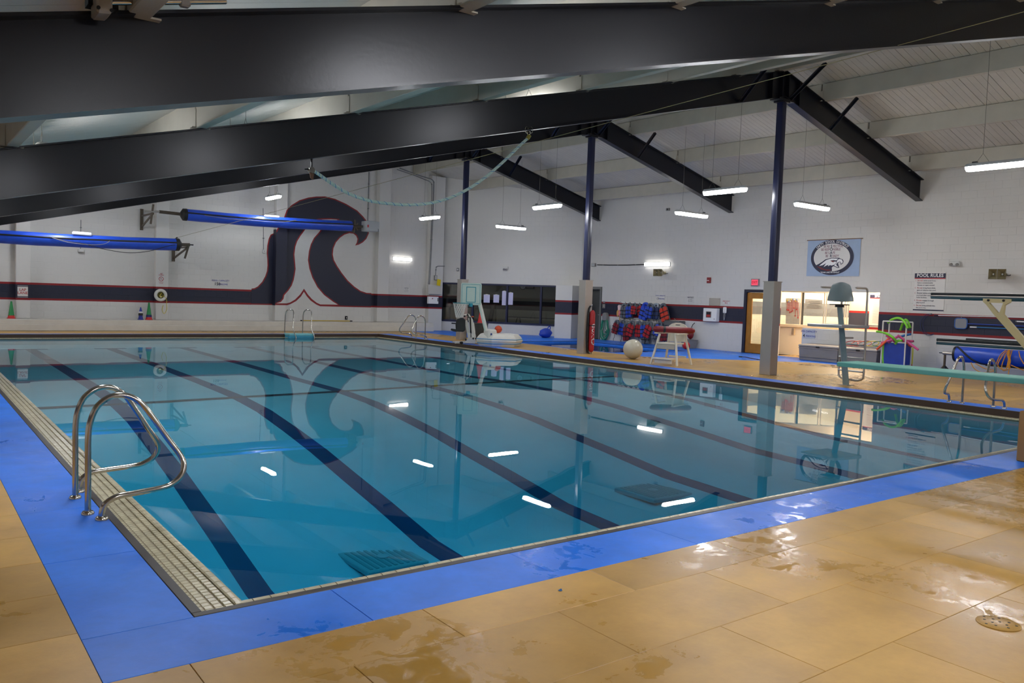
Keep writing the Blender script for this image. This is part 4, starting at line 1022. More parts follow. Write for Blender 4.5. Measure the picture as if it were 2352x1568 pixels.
m = M(o_); m.bb((fx+.018, yb+.14, .30), (fx+.024, ya-.16, 1.86)); m.build('door_pane', m_glass, d)
m = M(o_)
for y0, y1, z0, z1 in ((yb+.14, yb+.165, .30, 1.86), (ya-.185, ya-.16, .30, 1.86), (yb+.165, ya-.185, .30, .325), (yb+.165, ya-.185, 1.835, 1.86)): m.bb((fx-.006, y0, z0), (fx+.05, y1, z1))
m.build('glazing_bead', m_dwood, d)
m = M(o_); m.tube([(fx, yb+.07, 1.0), (fx-.06, yb+.07, 1.0), (fx-.06, yb+.18, 1.0)], .011, 8); m.build('lever_handle', m_ss, d, smooth=1)
# rooms behind: entry lobby beyond the door, office and spa alcove
P1 = onz((1787, 812.5)); P1 = np.array((22.45, 12.30, 0.)); dirw = np.array((.60, -.80, 0)); P2 = onpl((1950, 740), P1, np.array((.80, .60, 0))); LW = float(np.dot(P2-P1, dirw)); nw = np.array((-.80, -.60, 0.))
sw = lambda px, py=710: float(np.dot(onpl((px, py), P1, nw)-P1, dirw)); zw = lambda px, py: float(onpl((px, py), P1, nw)[2])
SX0, SX1, SZ0, SZ1 = sw(1792)-.15, sw(1948), zw(1870, 746.5), zw(1870, 670.5)
BX = float(P2[0]); CZ = 2.75
m_warm = m_cream
rw_ = setting('wall_alcove')
def slabw(name, p, q, z0, z1, mt, th=.12, par=rw_):
    p = np.array(p, float); q = np.array(q, float); dd = (q-p)/np.linalg.norm(q-p); nn = np.array((dd[1], -dd[0], 0)); m = M()
    m.prism([(p[0], p[1]), (q[0], q[1]), (q[0]+nn[0]*th, q[1]+nn[1]*th), (p[0]+nn[0]*th, p[1]+nn[1]*th)], lambda a, b, t: (a, b, t), z0, z1); return m.build(name, mt, par)
A0 = P1-dirw*.25; E1 = P1+dirw*LW
slabw('window_wall_base', E1, A0, 0, SZ0-.03, m_cream)
slabw('window_wall_head', E1, A0, SZ1, CZ, m_cream)
slabw('window_wall_end', P1+dirw*SX0, A0, SZ0-.03, SZ1, m_cream)
BK = (BX, float(E1[1]))
m = M(); m.bb((BX, 6.2, 0), (BX+.1, E1[1]+.02, CZ)); m.build('back_wall', m_creamband, rw_)
m = M(); m.bb((XR+.2, 6.1, 0), (BX+.1, 6.2, CZ)); m.build('side_wall', m_cream, rw_)
m = M(); m.bb((XR+.2, 6.1, CZ), (BX+2.2, 15.4, CZ+.05)); m.build('alcove_ceiling', m_cream, rw_)
# office wall seen through the panes, banded lighter
q1 = A0+np.array((1.5, 1.1, 0)); q0 = E1+np.array((1.5, 1.1, 0))
slabw('office_wall', q0+dirw*1.5, q1-dirw*2.6, 0, CZ, m_officeband)
m = M(); m.bb((XR, 12.75, 0), (XR+2.8, 12.85, CZ)); 
slabw('lobby_wall', (XR+1.6, 11.3, 0), (XR+1.9, 15.5, 0), 0, CZ, m_officeband) if False else None
m = M(); m.bb((XR+.2, 13.75, 0), (XR+4.6, 13.85, CZ)); m.build('lobby_side_wall', m_officeband, rw_)
m = M(); m.bb((XR, 12.0, -.012), (XR+6, 15.4, .0)); m.build('office_floor', m_tan, rw_)
# office window wall: counter, posts, panes
win = setting('window_2')
def wbox(name, s0, s1, z0, z1, d0, d1, mt, par=win, bevel=0):
    m = M(); m.prism([(s0, z0), (s1, z0), (s1, z1), (s0, z1)], lambda a, b, t: tuple(P1+dirw*a+nw*t+np.array((0, 0, b))), d0, d1); return m.build(name, mt, par, bevel=bevel)
m_frame = mat('satin_aluminium_frame', (196, 192, 180), .35, .6)
wbox('counter', SX0, SX1+.05, SZ0-.09, SZ0, -.25, .10, mat('cream_counter', (214, 196, 164), .4), bevel=.008)
wbox('window_head', SX0, SX1, SZ1-.03, SZ1+.02, -.1, .03, m_frame)
posts = [(1838.5, 1841, m_cream), (1841, 1846, mat('dark_frame_edge', (70, 68, 64), .5)), (1891.5, 1894, m_frame), (1896.5, 1899, m_frame), (1940, 1942, m_frame), (1945, 1948, m_frame)]
for a, b, mt in posts: wbox('window_post', sw(a), sw(b), SZ0, SZ1-.03, -.06, .02, mt)
for a, b in ((1793, 1838.5), (1846, 1891.5), (1899, 1940)): wbox('pane', sw(a), sw(b), SZ0+.01, SZ1-.04, -.035, -.03, m_glass)
t = thing('key_board', 'grey board of red tags and keys behind the first alcove window', 'board', P1); t.rotation_euler = (0, 0, 0)
dk = -.9; f2 = lambda q, d=dk: tuple(onpl(q, P1+nw*d, nw)-P1)
m = M(); m.prism([(1805, 684.5), (1838, 684.5), (1836, 745), (1804.5, 744.5)], lambda a, b, d: f2((a, b), dk+d), -.01, .01); m.build('panel', mat('grey_board', (160, 158, 160), .5), t)
cs = [mat('tag_red', (170, 40, 44), .5), mat('tag_yellow', (214, 190, 90), .5), mat('tag_blue', (90, 120, 190), .5), m_white]
for i in range(9):
    x = 1808.5+i*3.1; y0 = 690+random.uniform(-3, 6); y1 = y0+random.uniform(18, 38)
    m = M(); m.tube([f2((x, y0), dk+.015), f2((x-.3, y1), dk+.015)], .008, 5); o = m.build('red_cord', cs[0], t)
    m = M(); m.box(f2((x, y0), dk+.02), (.03, .03, .045)); m.build('cord_end', cs[1+i % 3], o); m = M(); m.box(f2((x-.3, y1), dk+.02), (.035, .03, .04)); m.build('cord_end', cs[0], o)
t.location = P1
t = thing('notice_board', 'grey notice board with faint white lines behind the middle alcove window', 'board', P1)
m = M(); m.prism([(1849, 686), (1889, 689), (1889, 710.5), (1848, 709)], lambda a, b, d: f2((a, b), -1.1+d), -.01, .01); m.build('panel', mat('grey_notice', (112, 110, 112), .5), t)
m = M()
for k, (a, b) in enumerate(((1857, 1884), (1860, 1884), (1856, 1880), (1853, 1884), (1853, 1882))):
    y = 691.5+k*3.6; m.prism([(a, y), (b, y+.8), (b, y+1.6), (a, y+.8)], lambda p, q, d: f2((p, q), -1.085+d), -.002, .002)
stuff(m.build('printed_lines', mat('dark_print', (60, 58, 60), .6), t))
m = M(); m.box(tuple(P1+dirw*sw(1822, 770)+nw*.006+np.array((0, 0, zw(1822, 761)))), (.09, .09, .22)); o = m.build('outlet_plate', mat('beige_plate', (196, 176, 142), .5)); tag(o, 'small beige plate on the cream wall under the counter', 'outlet')
# strip lamps on the alcove ceiling
m_warmtube = emis('alcove_lamp_diffuser', (255, 236, 208), OFFICE_W)
for i, y in enumerate((11.0, 9.6, 8.2)):
    t = thing('ceiling_strip_lamp', ('left', 'middle', 'right')[i]+' one of three strip lamps on the alcove ceiling, mirrored in the pool', 'lamp', (XR+1.7, y, CZ), 0, 'strip lamps of the alcove')
    m = M(); m.bb((-.08, -.6, -.09), (.08, .6, -.03)); m.build('diffuser', m_warmtube, t, bevel=.015); m = M(); m.bb((-.10, -.62, -.03), (.10, .62, -.001)); m.build('housing', m_lampbody, t)
t = thing('office_ceiling_lamp', 'unseen strip lamp put in to light the office behind the wooden door', 'lamp', (23.55, 12.35, CZ)); m = M(); m.bb((-.08, -.6, -.09), (.08, .6, -.03)); m.build('diffuser', m_warmtube, t, bevel=.015); m = M(); m.bb((-.10, -.62, -.03), (.10, .62, -.001)); m.build('housing', m_lampbody, t)
t = thing('office_ceiling_lamp', 'second unseen strip lamp, added to brighten the office nearer the alcove windows', 'lamp', (24.45, 11.2, CZ)); m = M(); m.bb((-.08, -.6, -.09), (.08, .6, -.03)); m.build('diffuser', m_warmtube, t, bevel=.015); m = M(); m.bb((-.10, -.62, -.03), (.10, .62, -.001)); m.build('housing', m_lampbody, t)  # both office lamps are unseen, put in to brighten the rooms behind the panes

# ---- signs and small things on walls ------------------------------------------------
m_ink = mat('navy_ink', (30, 32, 60), .5); m_inkr = mat('red_ink', (176, 40, 44), .5); m_inkb = mat('blue_ink', (44, 56, 150), .5); m_inkk = mat('black_ink', (40, 40, 48), .5)
m_sign = mat('white_sign_sheet', (216, 214, 210), .5); m_print = mat('white_print', (236, 236, 236), .5)
def flat(t, name, x0, x1, z0, z1, y, mt, th=.004, par=None):
    m = M(); m.bb((x0, y-th, z0), (x1, y, z1)); return m.build(name, mt, par or t)
def on_right(px0, py0, px1, py1, X=XR):
    a = onx((px0, py0), X); b = onx((px1, py1), X); am = onx(((px0+px1)/2, (py0+py1)/2), X); return am, abs(a[1]-b[1]), abs(onx(((px0+px1)/2, py0), X)[2]-onx(((px0+px1)/2, py1), X)[2])
def lettered(t, lines, size_default=None):
    pass
# POOL RULES
c, w_, h_ = on_right(2102, 625, 2167, 717); t = thing('pool_rules_sign', 'white POOL RULES board with navy header on the right wall', 'sign', c-np.array((.006, 0, 0)), RZR)
flat(t, 'board', -w_/2, w_/2, -h_/2, h_/2, 0, m_sign, .008)
flat(t, 'header', -w_/2, w_/2, h_/2-.16, h_/2-.03, -.008, m_ink); flat(t, 'red_line', -w_/2, w_/2, h_/2-.185, h_/2-.16, -.008, m_inkr); flat(t, 'footer_line', -w_/2, w_/2, -h_/2+.04, -h_/2+.075, -.008, m_ink)
m = M(); text(m, 'POOL RULES', .13, 0, h_/2-.093, bold=.015); m.build('title', m_print, t)
RL = [('1.', 'Do not', ' enter pool if you'), ('', '', 'have a communicable'), ('', '', 'disease or open wound.'), ('2.', 'Do not', ' bring food, drink,'), ('', '', 'gum or tobacco into pool.'), ('3.', '', 'Shower before entering'), ('', '', 'pool and after using'), ('', '', 'toilet facilities.'), ('4.', 'Do not', ' engage in rough'), ('', '', 'play in pool.'), ('5.', 'Do not', ' bring animals into'), ('', '', 'the pool area.')]
mr_, mk = M(), M(); zz = h_/2-.235; x0 = -w_/2+.085; s = w_/15.6
for i, (a, b, c2) in enumerate(RL):
    if a: text(mr_, a, s, x0-.065, zz, align='LEFT', sx=.9)
    dx = 0
    if b: text(mr_, b, s, x0, zz, align='LEFT', sx=.92, bold=.016); dx = s*3.05*.92
    text(mk, c2.strip(), s, x0+dx+(s*.25 if b else 0), zz, align='LEFT', sx=.92, bold=.012)
    nxt = RL[i+1][0] if i+1 < len(RL) else ''
    zz -= s*1.14 + (s*.34 if nxt else 0)
stuff(mr_.build('red_text', m_inkr, t)); stuff(mk.build('dark_text', mat('grey_ink', (78, 76, 92), .5), t))
# SPA RULES on the alcove back wall
c, w_, h_ = on_right(1999, 675, 2052, 752, BX); t = thing('spa_rules_sign', 'white SPA RULES board half hidden at the right edge of the lit alcove', 'sign', c-np.array((.006, 0, 0)), RZR)
zt_ = h_/2; flat(t, 'board', -w_/2, w_/2, -h_/2, h_/2, 0, m_sign, .008); flat(t, 'header', -w_/2, w_/2, zt_-.13, zt_-.03, -.008, m_ink); flat(t, 'red_line', -w_/2, w_/2, zt_-.15, zt_-.13, -.008, m_inkr); flat(t, 'footer_line', -w_/2, w_/2, -zt_+.03, -zt_+.05, -.008, m_ink)
m = M(); text(m, 'SPA RULES', .11, .0, zt_-.08, bold=.015); m.build('title', m_print, t)
m = M(); 
for k in range(20): m.bb((-w_/2+.12, -.010, zt_-.22-k*(h_-.32)/20), (w_/2-.10-.12*(k % 3 == 2), -.009, zt_-.213-k*(h_-.32)/20))
stuff(m.build('printed_lines', mat('faint_ink', (150, 120, 120), .6), t))
# banner with eagle emblem
c, w_, h_ = on_right(1856, 550, 1972, 634); c = c-np.array((.02, 0, 0)); t = thing('eagle_banner', 'pale blue school banner with an eagle head in a navy ring on the right wall', 'banner', c, RZR)
m_bl = mat('pale_blue_cloth', (158, 178, 206), .7, var=.03, bump=.2, bscale=30)
N = 26; m = M(); vs = []
for l in (0, .004):
    for j in range(9):
        for i in range(N+1):
            x = -w_/2+w_*i/N; z = h_/2-h_*j/8; vs.append((x, .008*math.sin(x*9+j*.2)*(j/8)-l, z+.015*math.sin(x*3.0)*0))
fs = []
for l in range(2):
    for j in range(8):
        for i in range(N): a = l*9*(N+1)+j*(N+1)+i; fs.append((a, a+1, a+N+2, a+N+1))
m.add(vs, fs); m.build('cloth', m_bl, t, smooth=1)
m = M(); m.cyl((-w_/2-.04, 0, h_/2+.0), (w_/2+.06, 0, h_/2+.0), .012, 10); m.build('rod', mat('brown_wood_rod', (120, 84, 50), .5), t, smooth=1)
# emblem drawn in crop pixels: banner rect (255..2045, 175..1475) of a 15.68x crop
def E(x, y): return ((x-1150)/1790*w_, -(y-825)/1300*h_)
def epoly(m, pts, y0, th=.0015):
    P = [E(*p) for p in pts]; tri = tessellate_polygon([[Vector((a, b, 0)) for a, b in P]]); m.add([(a, y0-th, b) for a, b in P], [tuple(q) for q in tri]); return m
def ell(cx, cy, rx, ry, n=56): return [(cx+rx*math.cos(2*PI*i/n), cy+ry*math.sin(2*PI*i/n)) for i in range(n)]
m = M(); epoly(m, ell(1120, 812, 728, 625), -.012); m.build('ring', m_ink, t)
m = M(); epoly(m, ell(1112, 812, 618, 498), -.0145); m.build('disc', m_sign, t)
m = M(); epoly(m, [(585, 1085), (690, 1030), (800, 960), (900, 880), (1000, 850), (1100, 830), (1370, 830), (1420, 860), (1490, 885), (1525, 950), (1510, 1030), (1440, 1075), (1425, 1030), (1440, 1000), (1400, 980), (1340, 1010), (1360, 1080), (1400, 1180), (1330, 1185), (1240, 1140), (1190, 1120), (1140, 1170), (1150, 1250), (1150, 1300), (1000, 1310), (800, 1290), (650, 1180)], -.016); m.build('eagle_outline', m_ink, t)
m = M(); epoly(m, [(700, 1110), (760, 1050), (830, 990), (940, 900), (1040, 865), (1130, 848), (1340, 860), (1280, 920), (1180, 905), (1080, 925), (1200, 965), (1280, 960), (1270, 1030), (1200, 1080), (1120, 1100), (1080, 1080), (1000, 1130), (1030, 1070), (940, 1100), (860, 1150), (940, 1010), (830, 1080)], -.0175)
epoly(m, [(1310, 920), (1370, 870), (1460, 890), (1500, 960), (1490, 1020), (1450, 1040), (1450, 990), (1400, 965), (1330, 990), (1290, 1050), (1290, 1090), (1360, 1150), (1350, 1165), (1230, 1110), (1215, 1085), (1280, 1040)], -.0175); m.build('eagle_feathers', m_print, t)
m = M(); epoly(m, [(1075, 925), (1190, 935), (1200, 990), (1150, 975)], -.019); epoly(m, [(600, 1110), (700, 1180), (800, 1240), (1000, 1290), (1130, 1270), (1100, 1240), (900, 1230), (760, 1160)], -.019); m.build('red_accents', mat('dark_red_ink', (110, 24, 26), .5), t)
m = M(); mk = M()
for (a, s2, b, yy) in (('BE RE', 'S', 'PECTFUL', 420), ('BE RESP', 'O', 'NSIBLE', 530), ('BE S', 'A', 'FE', 650), ('BE ', 'R', 'EADY', 765)):
    z = E(1090, yy)[1]; xc = E(1090, yy)[0]; text(mk, s2, .125, xc, z, y=-.019, bold=.02, extr=.0003)
    text(m, a.rstrip(), .105, xc-.055-(.035 if a.endswith(' ') else 0), z, y=-.019, align='RIGHT', sx=.8, extr=.0003, bold=.014); text(m, b, .105, xc+.052, z, y=-.019, align='LEFT', sx=.8, extr=.0003, bold=.014)
stuff(m.build('small_words', mat('plum_ink', (120, 66, 84), .5), t)); mk.build('large_letters', m_ink, t)
m = M(); arc = 'UNITY SCHOOL DISTRICT'
for i, ch in enumerate(arc):
    if ch == ' ': continue
    an = math.radians(139-98*i/(len(arc)-1)); ex, ey = E(1120+672*math.cos(an), 812-560*math.sin(an)); vs, fs = text_mesh(ch, .105, bold=.012, extr=.0003)
    r = math.atan2(math.cos(an)*.8, math.sin(an)); cr, sr = math.cos(-r), math.sin(-r); m.add([(ex+a*cr-b*sr, -.019-cz, ez_+a*sr+b*cr) for a, b, cz in vs for ez_ in (ey,)], fs)
text(m, '"SOAR LIKE AN EAGLE"', .062, E(1085, 1345)[0], E(1085, 1345)[1], y=-.019, bold=.01, extr=.0003); m.build('ring_words', m_print, t)

def plain_sign(px0, py0, px1, py1, label, lines, board=None, wall='r', name='wall_sign'):
    if wall == 'r': c, w_, h_ = on_right(px0, py0, px1, py1); c = c-np.array((.006, 0, 0)); rz = RZR
    elif wall == 'f' or isinstance(wall, float):
        yy = YF if wall == 'f' else wall; a, b = ony((px0, py0), yy), ony((px1, py1), yy); c = (a+b)/2-np.array((0, .006, 0)); w_, h_ = abs(a[0]-b[0]), abs(a[2]-b[2]); rz = 0
    t = thing(name, label, 'sign', c, rz)
    if board: flat(t, 'board', -w_/2, w_/2, -h_/2, h_/2, 0, board, .008)
    for txt, size, x, z, mt, bold in lines:
        m = M(); text(m, txt, size, x*w_, z*h_, bold=bold); m.build('lettering', mt, t)
    return t, w_, h_
plain_sign(1508, 676, 1527, 690, 'small white sign POOL CAPACITY 13 PERSONS above the life jackets', [('POOL CAPACITY', .062, 0, .28, m_inkb, .01), ('13', .12, -.32, -.2, m_inkk, .01), ('PERSONS', .068, .14, -.22, m_inkb, .01)], m_sign)
plain_sign(1579, 680, 1593.5, 695, 'small white notice with navy heading left of the steel plate', [('NOTICE', .075, 0, .30, m_ink, .02), ('ALL SWIMMERS', .03, 0, .03, m_inkk, 0), ('MUST SHOWER', .03, 0, -.15, m_inkk, 0), ('BEFORE ENTERING', .026, 0, -.33, m_inkk, 0)], m_sign)
plain_sign(1661, 690, 1677, 698, 'small red lettered EMERGENCY 911 sign above the white phone', [('EMERGENCY', .055, 0, .3, m_inkr, .01), ('911', .085, 0, -.25, m_inkr, .02)], m_sign)
t, w_, h_ = plain_sign(1845, 756, 1872, 777, 'pale SPA CAPACITY 4 PERSONS sign on the low alcove wall', [('SPA CAPACITY', .085, 0, .25, m_inkb, .01), ('4', .15, -.40, -.24, m_inkk, .01), ('PERSONS', .085, .16, -.26, m_inkb, .01)], mat('pale_grey_sheet', (190, 194, 204), .5))
plain_sign(493, 640, 520, 657, 'POOL CAPACITY 150 PERSONS sign on the far wall left of the wave', [('POOL CAPACITY', .085, 0, .26, m_inkb, .01), ('150', .15, -.28, -.24, m_inkk, .02), ('PERSONS', .085, .2, -.26, m_inkb, .01)], m_sign, 'f')
plain_sign(926, 659, 940, 672, 'small white notice with navy heading on the far wall right of the wave', [('NOTICE', .055, 0, .32, m_ink, .02), ('POOL USERS', .03, 0, .08, m_inkk, 0), ('MUST SHOWER', .03, 0, -.12, m_inkk, 0), ('BEFORE ENTERING', .024, 0, -.33, m_inkk, 0)], m_sign, 'f')
yp = YF-.3
t, w_, h_ = plain_sign(40, 658, 64, 680, 'white LAP LANE sign on the leftmost pilaster of the far wall', [('LAP', .12, 0, .17, m_inkr, .012), ('LANE', .12, 0, -.17, m_inkr, .012)], m_sign, yp)
flat(t, 'white_line', -w_/2, w_/2, .585*h_, .615*h_, 0, m_print, .008); flat(t, 'white_line', -w_/2, w_/2, -.615*h_, -.585*h_, 0, m_print, .008)
t, w_, h_ = plain_sign(363, 626, 377, 652, 'white NO DIVING sign with a red barred circle above the ring buoy', [('NO', .05, 0, .42, m_inkr, .02), ('DIVING', .05, 0, .29, m_inkr, .02), ('SHALLOW', .035, 0, -.34, m_inkr, .01), ('WATER', .035, 0, -.45, m_inkr, .01)], mat('off_white_sheet', (206, 206, 204), .5), yp)
m = M(); m.tube([(.075*math.cos(a), -.012, -.02+.075*math.sin(a)) for a in [2*PI*i/24 for i in range(24)]], .008, 6, closed=True); m.bar((-.055, -.012, .035), (.055, -.012, -.075), .006, .014, up=(0, 1, 0)); m.build('barred_circle', m_inkr, t)
m = M(); m.bar((-.04, -.011, -.05), (.02, -.011, .02), .004, .014, up=(0, 1, 0)); m.bar((.0, -.011, -.03), (.04, -.011, -.05), .004, .01, up=(0, 1, 0)); m.build('diver_figure', m_inkk, t)
# exit sign
c, w_, h_ = on_right(1728.5, 641, 1743.5, 656); t = thing('exit_sign', 'glowing red EXIT sign above the wooden door', 'sign', c-np.array((.0, 0, 0)), RZR)
m = M(); m.bb((-w_/2-.02, -.06, -h_/2-.01), (w_/2+.02, -.006, h_/2+.01)); m.build('housing', mat('grey_sign_box', (150, 130, 136), .5), t, bevel=.006)
m = M(); m.bb((-w_/2+.01, -.066, -h_/2+.015), (w_/2-.01, -.058, h_/2-.015)); m.build('lit_face', emis('exit_face', (255, 96, 120), .9), t)
m = M(); text(m, 'EXIT', .115, 0, 0, y=-.068, bold=.015, sx=.9); m.build('lettering', emis('exit_letters', (200, 10, 40), .8), t)
# horn speakers
def speaker(px, py, w_, label):
    c = onx((px, py), XR); t = thing('horn_speaker', label, 'speaker', c-np.array((.30, 0, 0)), RZR+.25, 'horn speakers on the right wall')
    mt = mat('beige_speaker_shell', (150, 140, 108), .5, var=.05)
    for s in (-1, 1):
        m = M(); a = w_*.25; 
        vs = []
        for y, k in ((-.14, 1), (.05, .55), (.12, .45)):
            for x, z in ((-1, -1), (1, -1), (1, 1), (-1, 1)): vs.append((s*a+x*a*.97*k, y, z*.13*k))
        m.add(vs, [(i*4+j, i*4+(j+1) % 4, (i+1)*4+(j+1) % 4, (i+1)*4+j) for i in range(2) for j in range(4)]+[(8, 9, 10, 11)])
        vs = []
        for y, k in ((-.14, .93), (.03, .25)):
            for x, z in ((-1, -1), (1, -1), (1, 1), (-1, 1)): vs.append((s*a+x*a*.97*k, y, z*.13*k))
        m.add(vs, [(j, (j+1) % 4, 4+(j+1) % 4, 4+j) for j in range(4)]+[(4, 5, 6, 7)]); o = m.build('horn', mt, t)
        m = M(); m.cyl((s*a, .02, 0), (s*a, -.03, 0), .022, 12); m.build('horn_plug', m_white, o)
    m = M(); m.cyl((w_*.28, .10, 0), (w_*.28, .26, 0), .055, 16); m.build('driver', mt, t, smooth=SM)
    m = M(); m.tube(smooth_pts([(w_*.28, .2, .03), (w_*.5, .22, -.02), (w_*.62, .25, .0), (w_*.5, .28, .05)], 4), .010, 6); m.build('cord', m_black, t, smooth=1)
    m = M(); m.bar((0, .12, -.05), (0, .30, -.05), .04, .015); m.build('bracket', m_grey, t)
speaker(1527, 627, .36, 'beige double horn speaker under the wall lamp'); speaker(2304, 631, .40, 'beige double horn speaker at the right edge of the wall')
# fire alarm, sensors
def wbx(name, label, cat, px0, py0, px1, py1, dep, mt, parts=None, wall='r', bevel=.008, group=None):
    if wall == 'r': c, w_, h_ = on_right(px0, py0, px1, py1); n = np.array((-1, 0, 0)); rz = RZR
    elif wall == 'd':
        a, b = ondiag((px0, py0)), ondiag((px1, py1)); c = (a+b)/2; w_ = abs(np.dot(b-a, DU)); h_ = abs(a[2]-b[2]); n = DN; rz = RZD
    else:
        a, b = ony((px0, py0), wall), ony((px1, py1), wall); c = (a+b)/2; w_, h_ = abs(a[0]-b[0]), abs(a[2]-b[2]); n = np.array((0, -1, 0)); rz = 0
    t = thing(name, label, cat, c+n*.006, rz, group); m = M(); m.bb((-w_/2, -dep, -h_/2), (w_/2, 0, h_/2)); m.build('body', mt, t, bevel=bevel)
    return t, w_, h_
m_redp = mat('alarm_red', (132, 22, 30), .4)
t, w_, h_ = wbx('fire_alarm', 'dark red fire alarm box on the right wall left of the exit sign', 'alarm', 1626, 637, 1633.5, 650, .06, m_redp); flat(t, 'label_strip', -w_*.4, w_*.2, -.02, .0, -.06, m_print)
t, w_, h_ = wbx('emergency_light', 'white emergency light unit on the wall right of the pool rules', 'light', 2185, 600, 2207, 611, .10, m_white, bevel=.02)
for s in (-1, 1):
    m = M(); m.cyl((s*w_*.3, -.09, -.02), (s*w_*.3, -.125, -.035), .04, 14); m.build('lamp_head', m_grey, t, smooth=SM)
t, w_, h_ = wbx('emergency_light', 'small white twin emergency light on the diagonal wall above the windows', 'light', 1157, 612, 1168, 618, .08, m_white, wall='d')
for s in (-1, 1):
    m = M(); m.cyl((s*w_*.28, -.07, -.06), (s*w_*.28, -.12, -.08), .045, 14); m.build('lamp_head', m_ss, t, smooth=SM)
t, w_, h_ = wbx('wall_sensor', 'tiny round sensor on the diagonal wall left of the far column', 'sensor', 1049.5, 615, 1055, 623, .05, m_grey, wall='d', bevel=.02); flat(t, 'face', -.03, .03, -.03, .03, -.05, m_white)
t, w_, h_ = wbx('wall_sensor', 'tiny grey box high on the right wall left of a crosswise lamp', 'sensor', 1532, 478, 1539.5, 484, .06, m_grey); flat(t, 'face', -.03, .03, -.03, .03, -.06, m_black)
t, w_, h_ = wbx('steel_cover_plate', 'bare steel plate on the wall above the white cabinet', 'plate', 1630.5, 684.5, 1654, 701.5, .03, m_ss, bevel=.003)
for sx in (-1, 1):
    for sz in (-1, 1): flat(t, 'screw', sx*w_*.43-.008, sx*w_*.43+.008, sz*h_*.4-.008, sz*h_*.4+.008, -.03, m_grey)
t, w_, h_ = wbx('aed_cabinet', 'white wall cabinet with a small window and red case inside', 'cabinet', 1623, 708, 1652, 738, .17, m_print, bevel=.008)
flat(t, 'window_frame', -w_*.28, w_*.12, -h_*.22, h_*.26, -.17, m_grey, .006); flat(t, 'pane', -w_*.24, w_*.08, -h_*.18, h_*.22, -.176, mat('dark_glass', (50, 44, 56), .1), .004); flat(t, 'red_case', -w_*.22, w_*.06, -h_*.16, h_*.02, -.18, m_inkr, .003)
m = M(); m.cyl((w_*.36, -.17, -h_*.30), (w_*.36, -.19, -h_*.30), .014, 10); m.build('latch', m_grey, t)
c, w_, h_ = on_right(1662.5, 705, 1669.5, 719); t = thing('wall_phone', 'white wall phone with a hanging cord between cabinet and door', 'phone', c-np.array((.006, 0, 0)), RZR)
m = M(); m.bb((-w_/2, -.05, -h_/2), (w_/2, 0, h_/2)); m.build('base', m_print, t, bevel=.02); m = M(); m.tube([(0, -.07, h_*.35), (0, -.085, 0), (0, -.07, -h_*.35)], .022, 8); m.build('handset', m_print, t, smooth=1)
m = M(); m.tube(smooth_pts([(-.02, -.03, -h_/2), (-.03, -.03, -h_/2-.12), (-.01, -.03, -h_/2-.24), (.02, -.03, -h_/2-.12), (.02, -.03, -h_/2)], 5), .010, 6); m.build('cord', mat('grey_cord', (160, 160, 160), .5), t, smooth=1)
t, w_, h_ = wbx('light_switch', 'steel light switch plate in the painted band left of the hose', 'switch', 1384.5, 698, 1390, 708, .02, m_ss); flat(t, 'toggle', -.012, .012, -.02, .02, -.02, m_white, .012); flat(t, 'tag', -.06, .06, h_/2+.05, h_/2+.11, 0, m_grey)
# outlet on far wall
t, w_, h_ = wbx('wall_outlet', 'dark outlet box low on the far wall beside the yellow pole', 'outlet', 792, 725.5, 797, 733.5, .05, m_blackm, wall=YF); flat(t, 'socket', -.015, .015, -.03, .03, -.05, m_white)
# conduits and boxes
def pipe(pts, r, name, label, mt=None, cat='pipe', par=None):
    o_ = np.array(pts[0], float); t = thing(name, label, cat, o_); m = M(o_); m.tube(pts, r, 8); m.build('tube', mt or mat('galvanised_conduit', (120, 122, 124), .4, .5, var=.05), t, smooth=1)
    for i in range(1, 4):
        a = np.array(pts[0])+(np.array(pts[-1])-np.array(pts[0]))*0; k = min(len(pts)-2, i*(len(pts)-1)//4); mid = (np.array(pts[k])+np.array(pts[k+1]))/2; m = M(o_); m.box(tuple(mid), (.05, .05, .03)); m.build('clamp', mat('galvanised_conduit', (120, 122, 124)), t)
    return t
fy = YF-.035
pipe([tuple(ony(q, fy)) for q in ((604.5, 478), (605, 520), (605.5, 574))], .012, 'conduit_pipe', 'thin grey conduit running down the wall left of the wave to a switch box')
t, w_, h_ = wbx('switch_box', 'small white switch box at the end of the thin conduit left of the wave', 'switch', 602.5, 573, 608.5, 581, .06, m_white, wall=YF); flat(t, 'toggle', -.01, .01, -.02, .02, -.06, m_grey)
pipe([tuple(ony(q, fy)) for q in ((848, 395), (846.5, 450), (845, 508))], .016, 'conduit_pipe', 'dark conduit coming down to the grey reel motor box in front of the wave')
pipe([tuple(ony(q, fy)) for q in ((186, 505), (185.5, 540), (185, 571))], .012, 'conduit_pipe', 'short thin conduit behind the left blue reel')
t, w_, h_ = wbx('conduit_fixture', 'small white round fixture hanging under the left blue reel', 'fixture', 178, 571, 193, 580, .14, m_white, wall=YF, bevel=.03); flat(t, 'lens', -w_*.3, w_*.3, -h_*.6, -h_*.45, -.02, m_grey)
fyc = YF-.33
def bendpath(qs, y): return smooth_pts([tuple(ony(q, y)) for q in qs], 4)
pipe(bendpath(((918, 386), (955, 400), (980, 408), (990, 411), (995.5, 416), (996.5, 425), (995, 480), (991.5, 560), (988.5, 620), (986.5, 653)), fyc), .022, 'conduit_pipe', 'thick grey conduit bending down beside the corner pilaster, left of two')
pipe(bendpath(((912, 389), (955, 404), (975, 412), (983, 415), (990, 420), (992, 430), (991.5, 480), (989, 560), (986, 620), (984, 653)), fyc-.06), .018, 'conduit_pipe', 'thinner grey conduit beside the thick one at the corner pilaster')
pipe(bendpath(((1021, 611), (1008, 611), (1003, 612.5), (1001.5, 618), (1000.5, 632)), fyc), .016, 'conduit_pipe', 'short grey conduit hooking over the small box left of the windows')
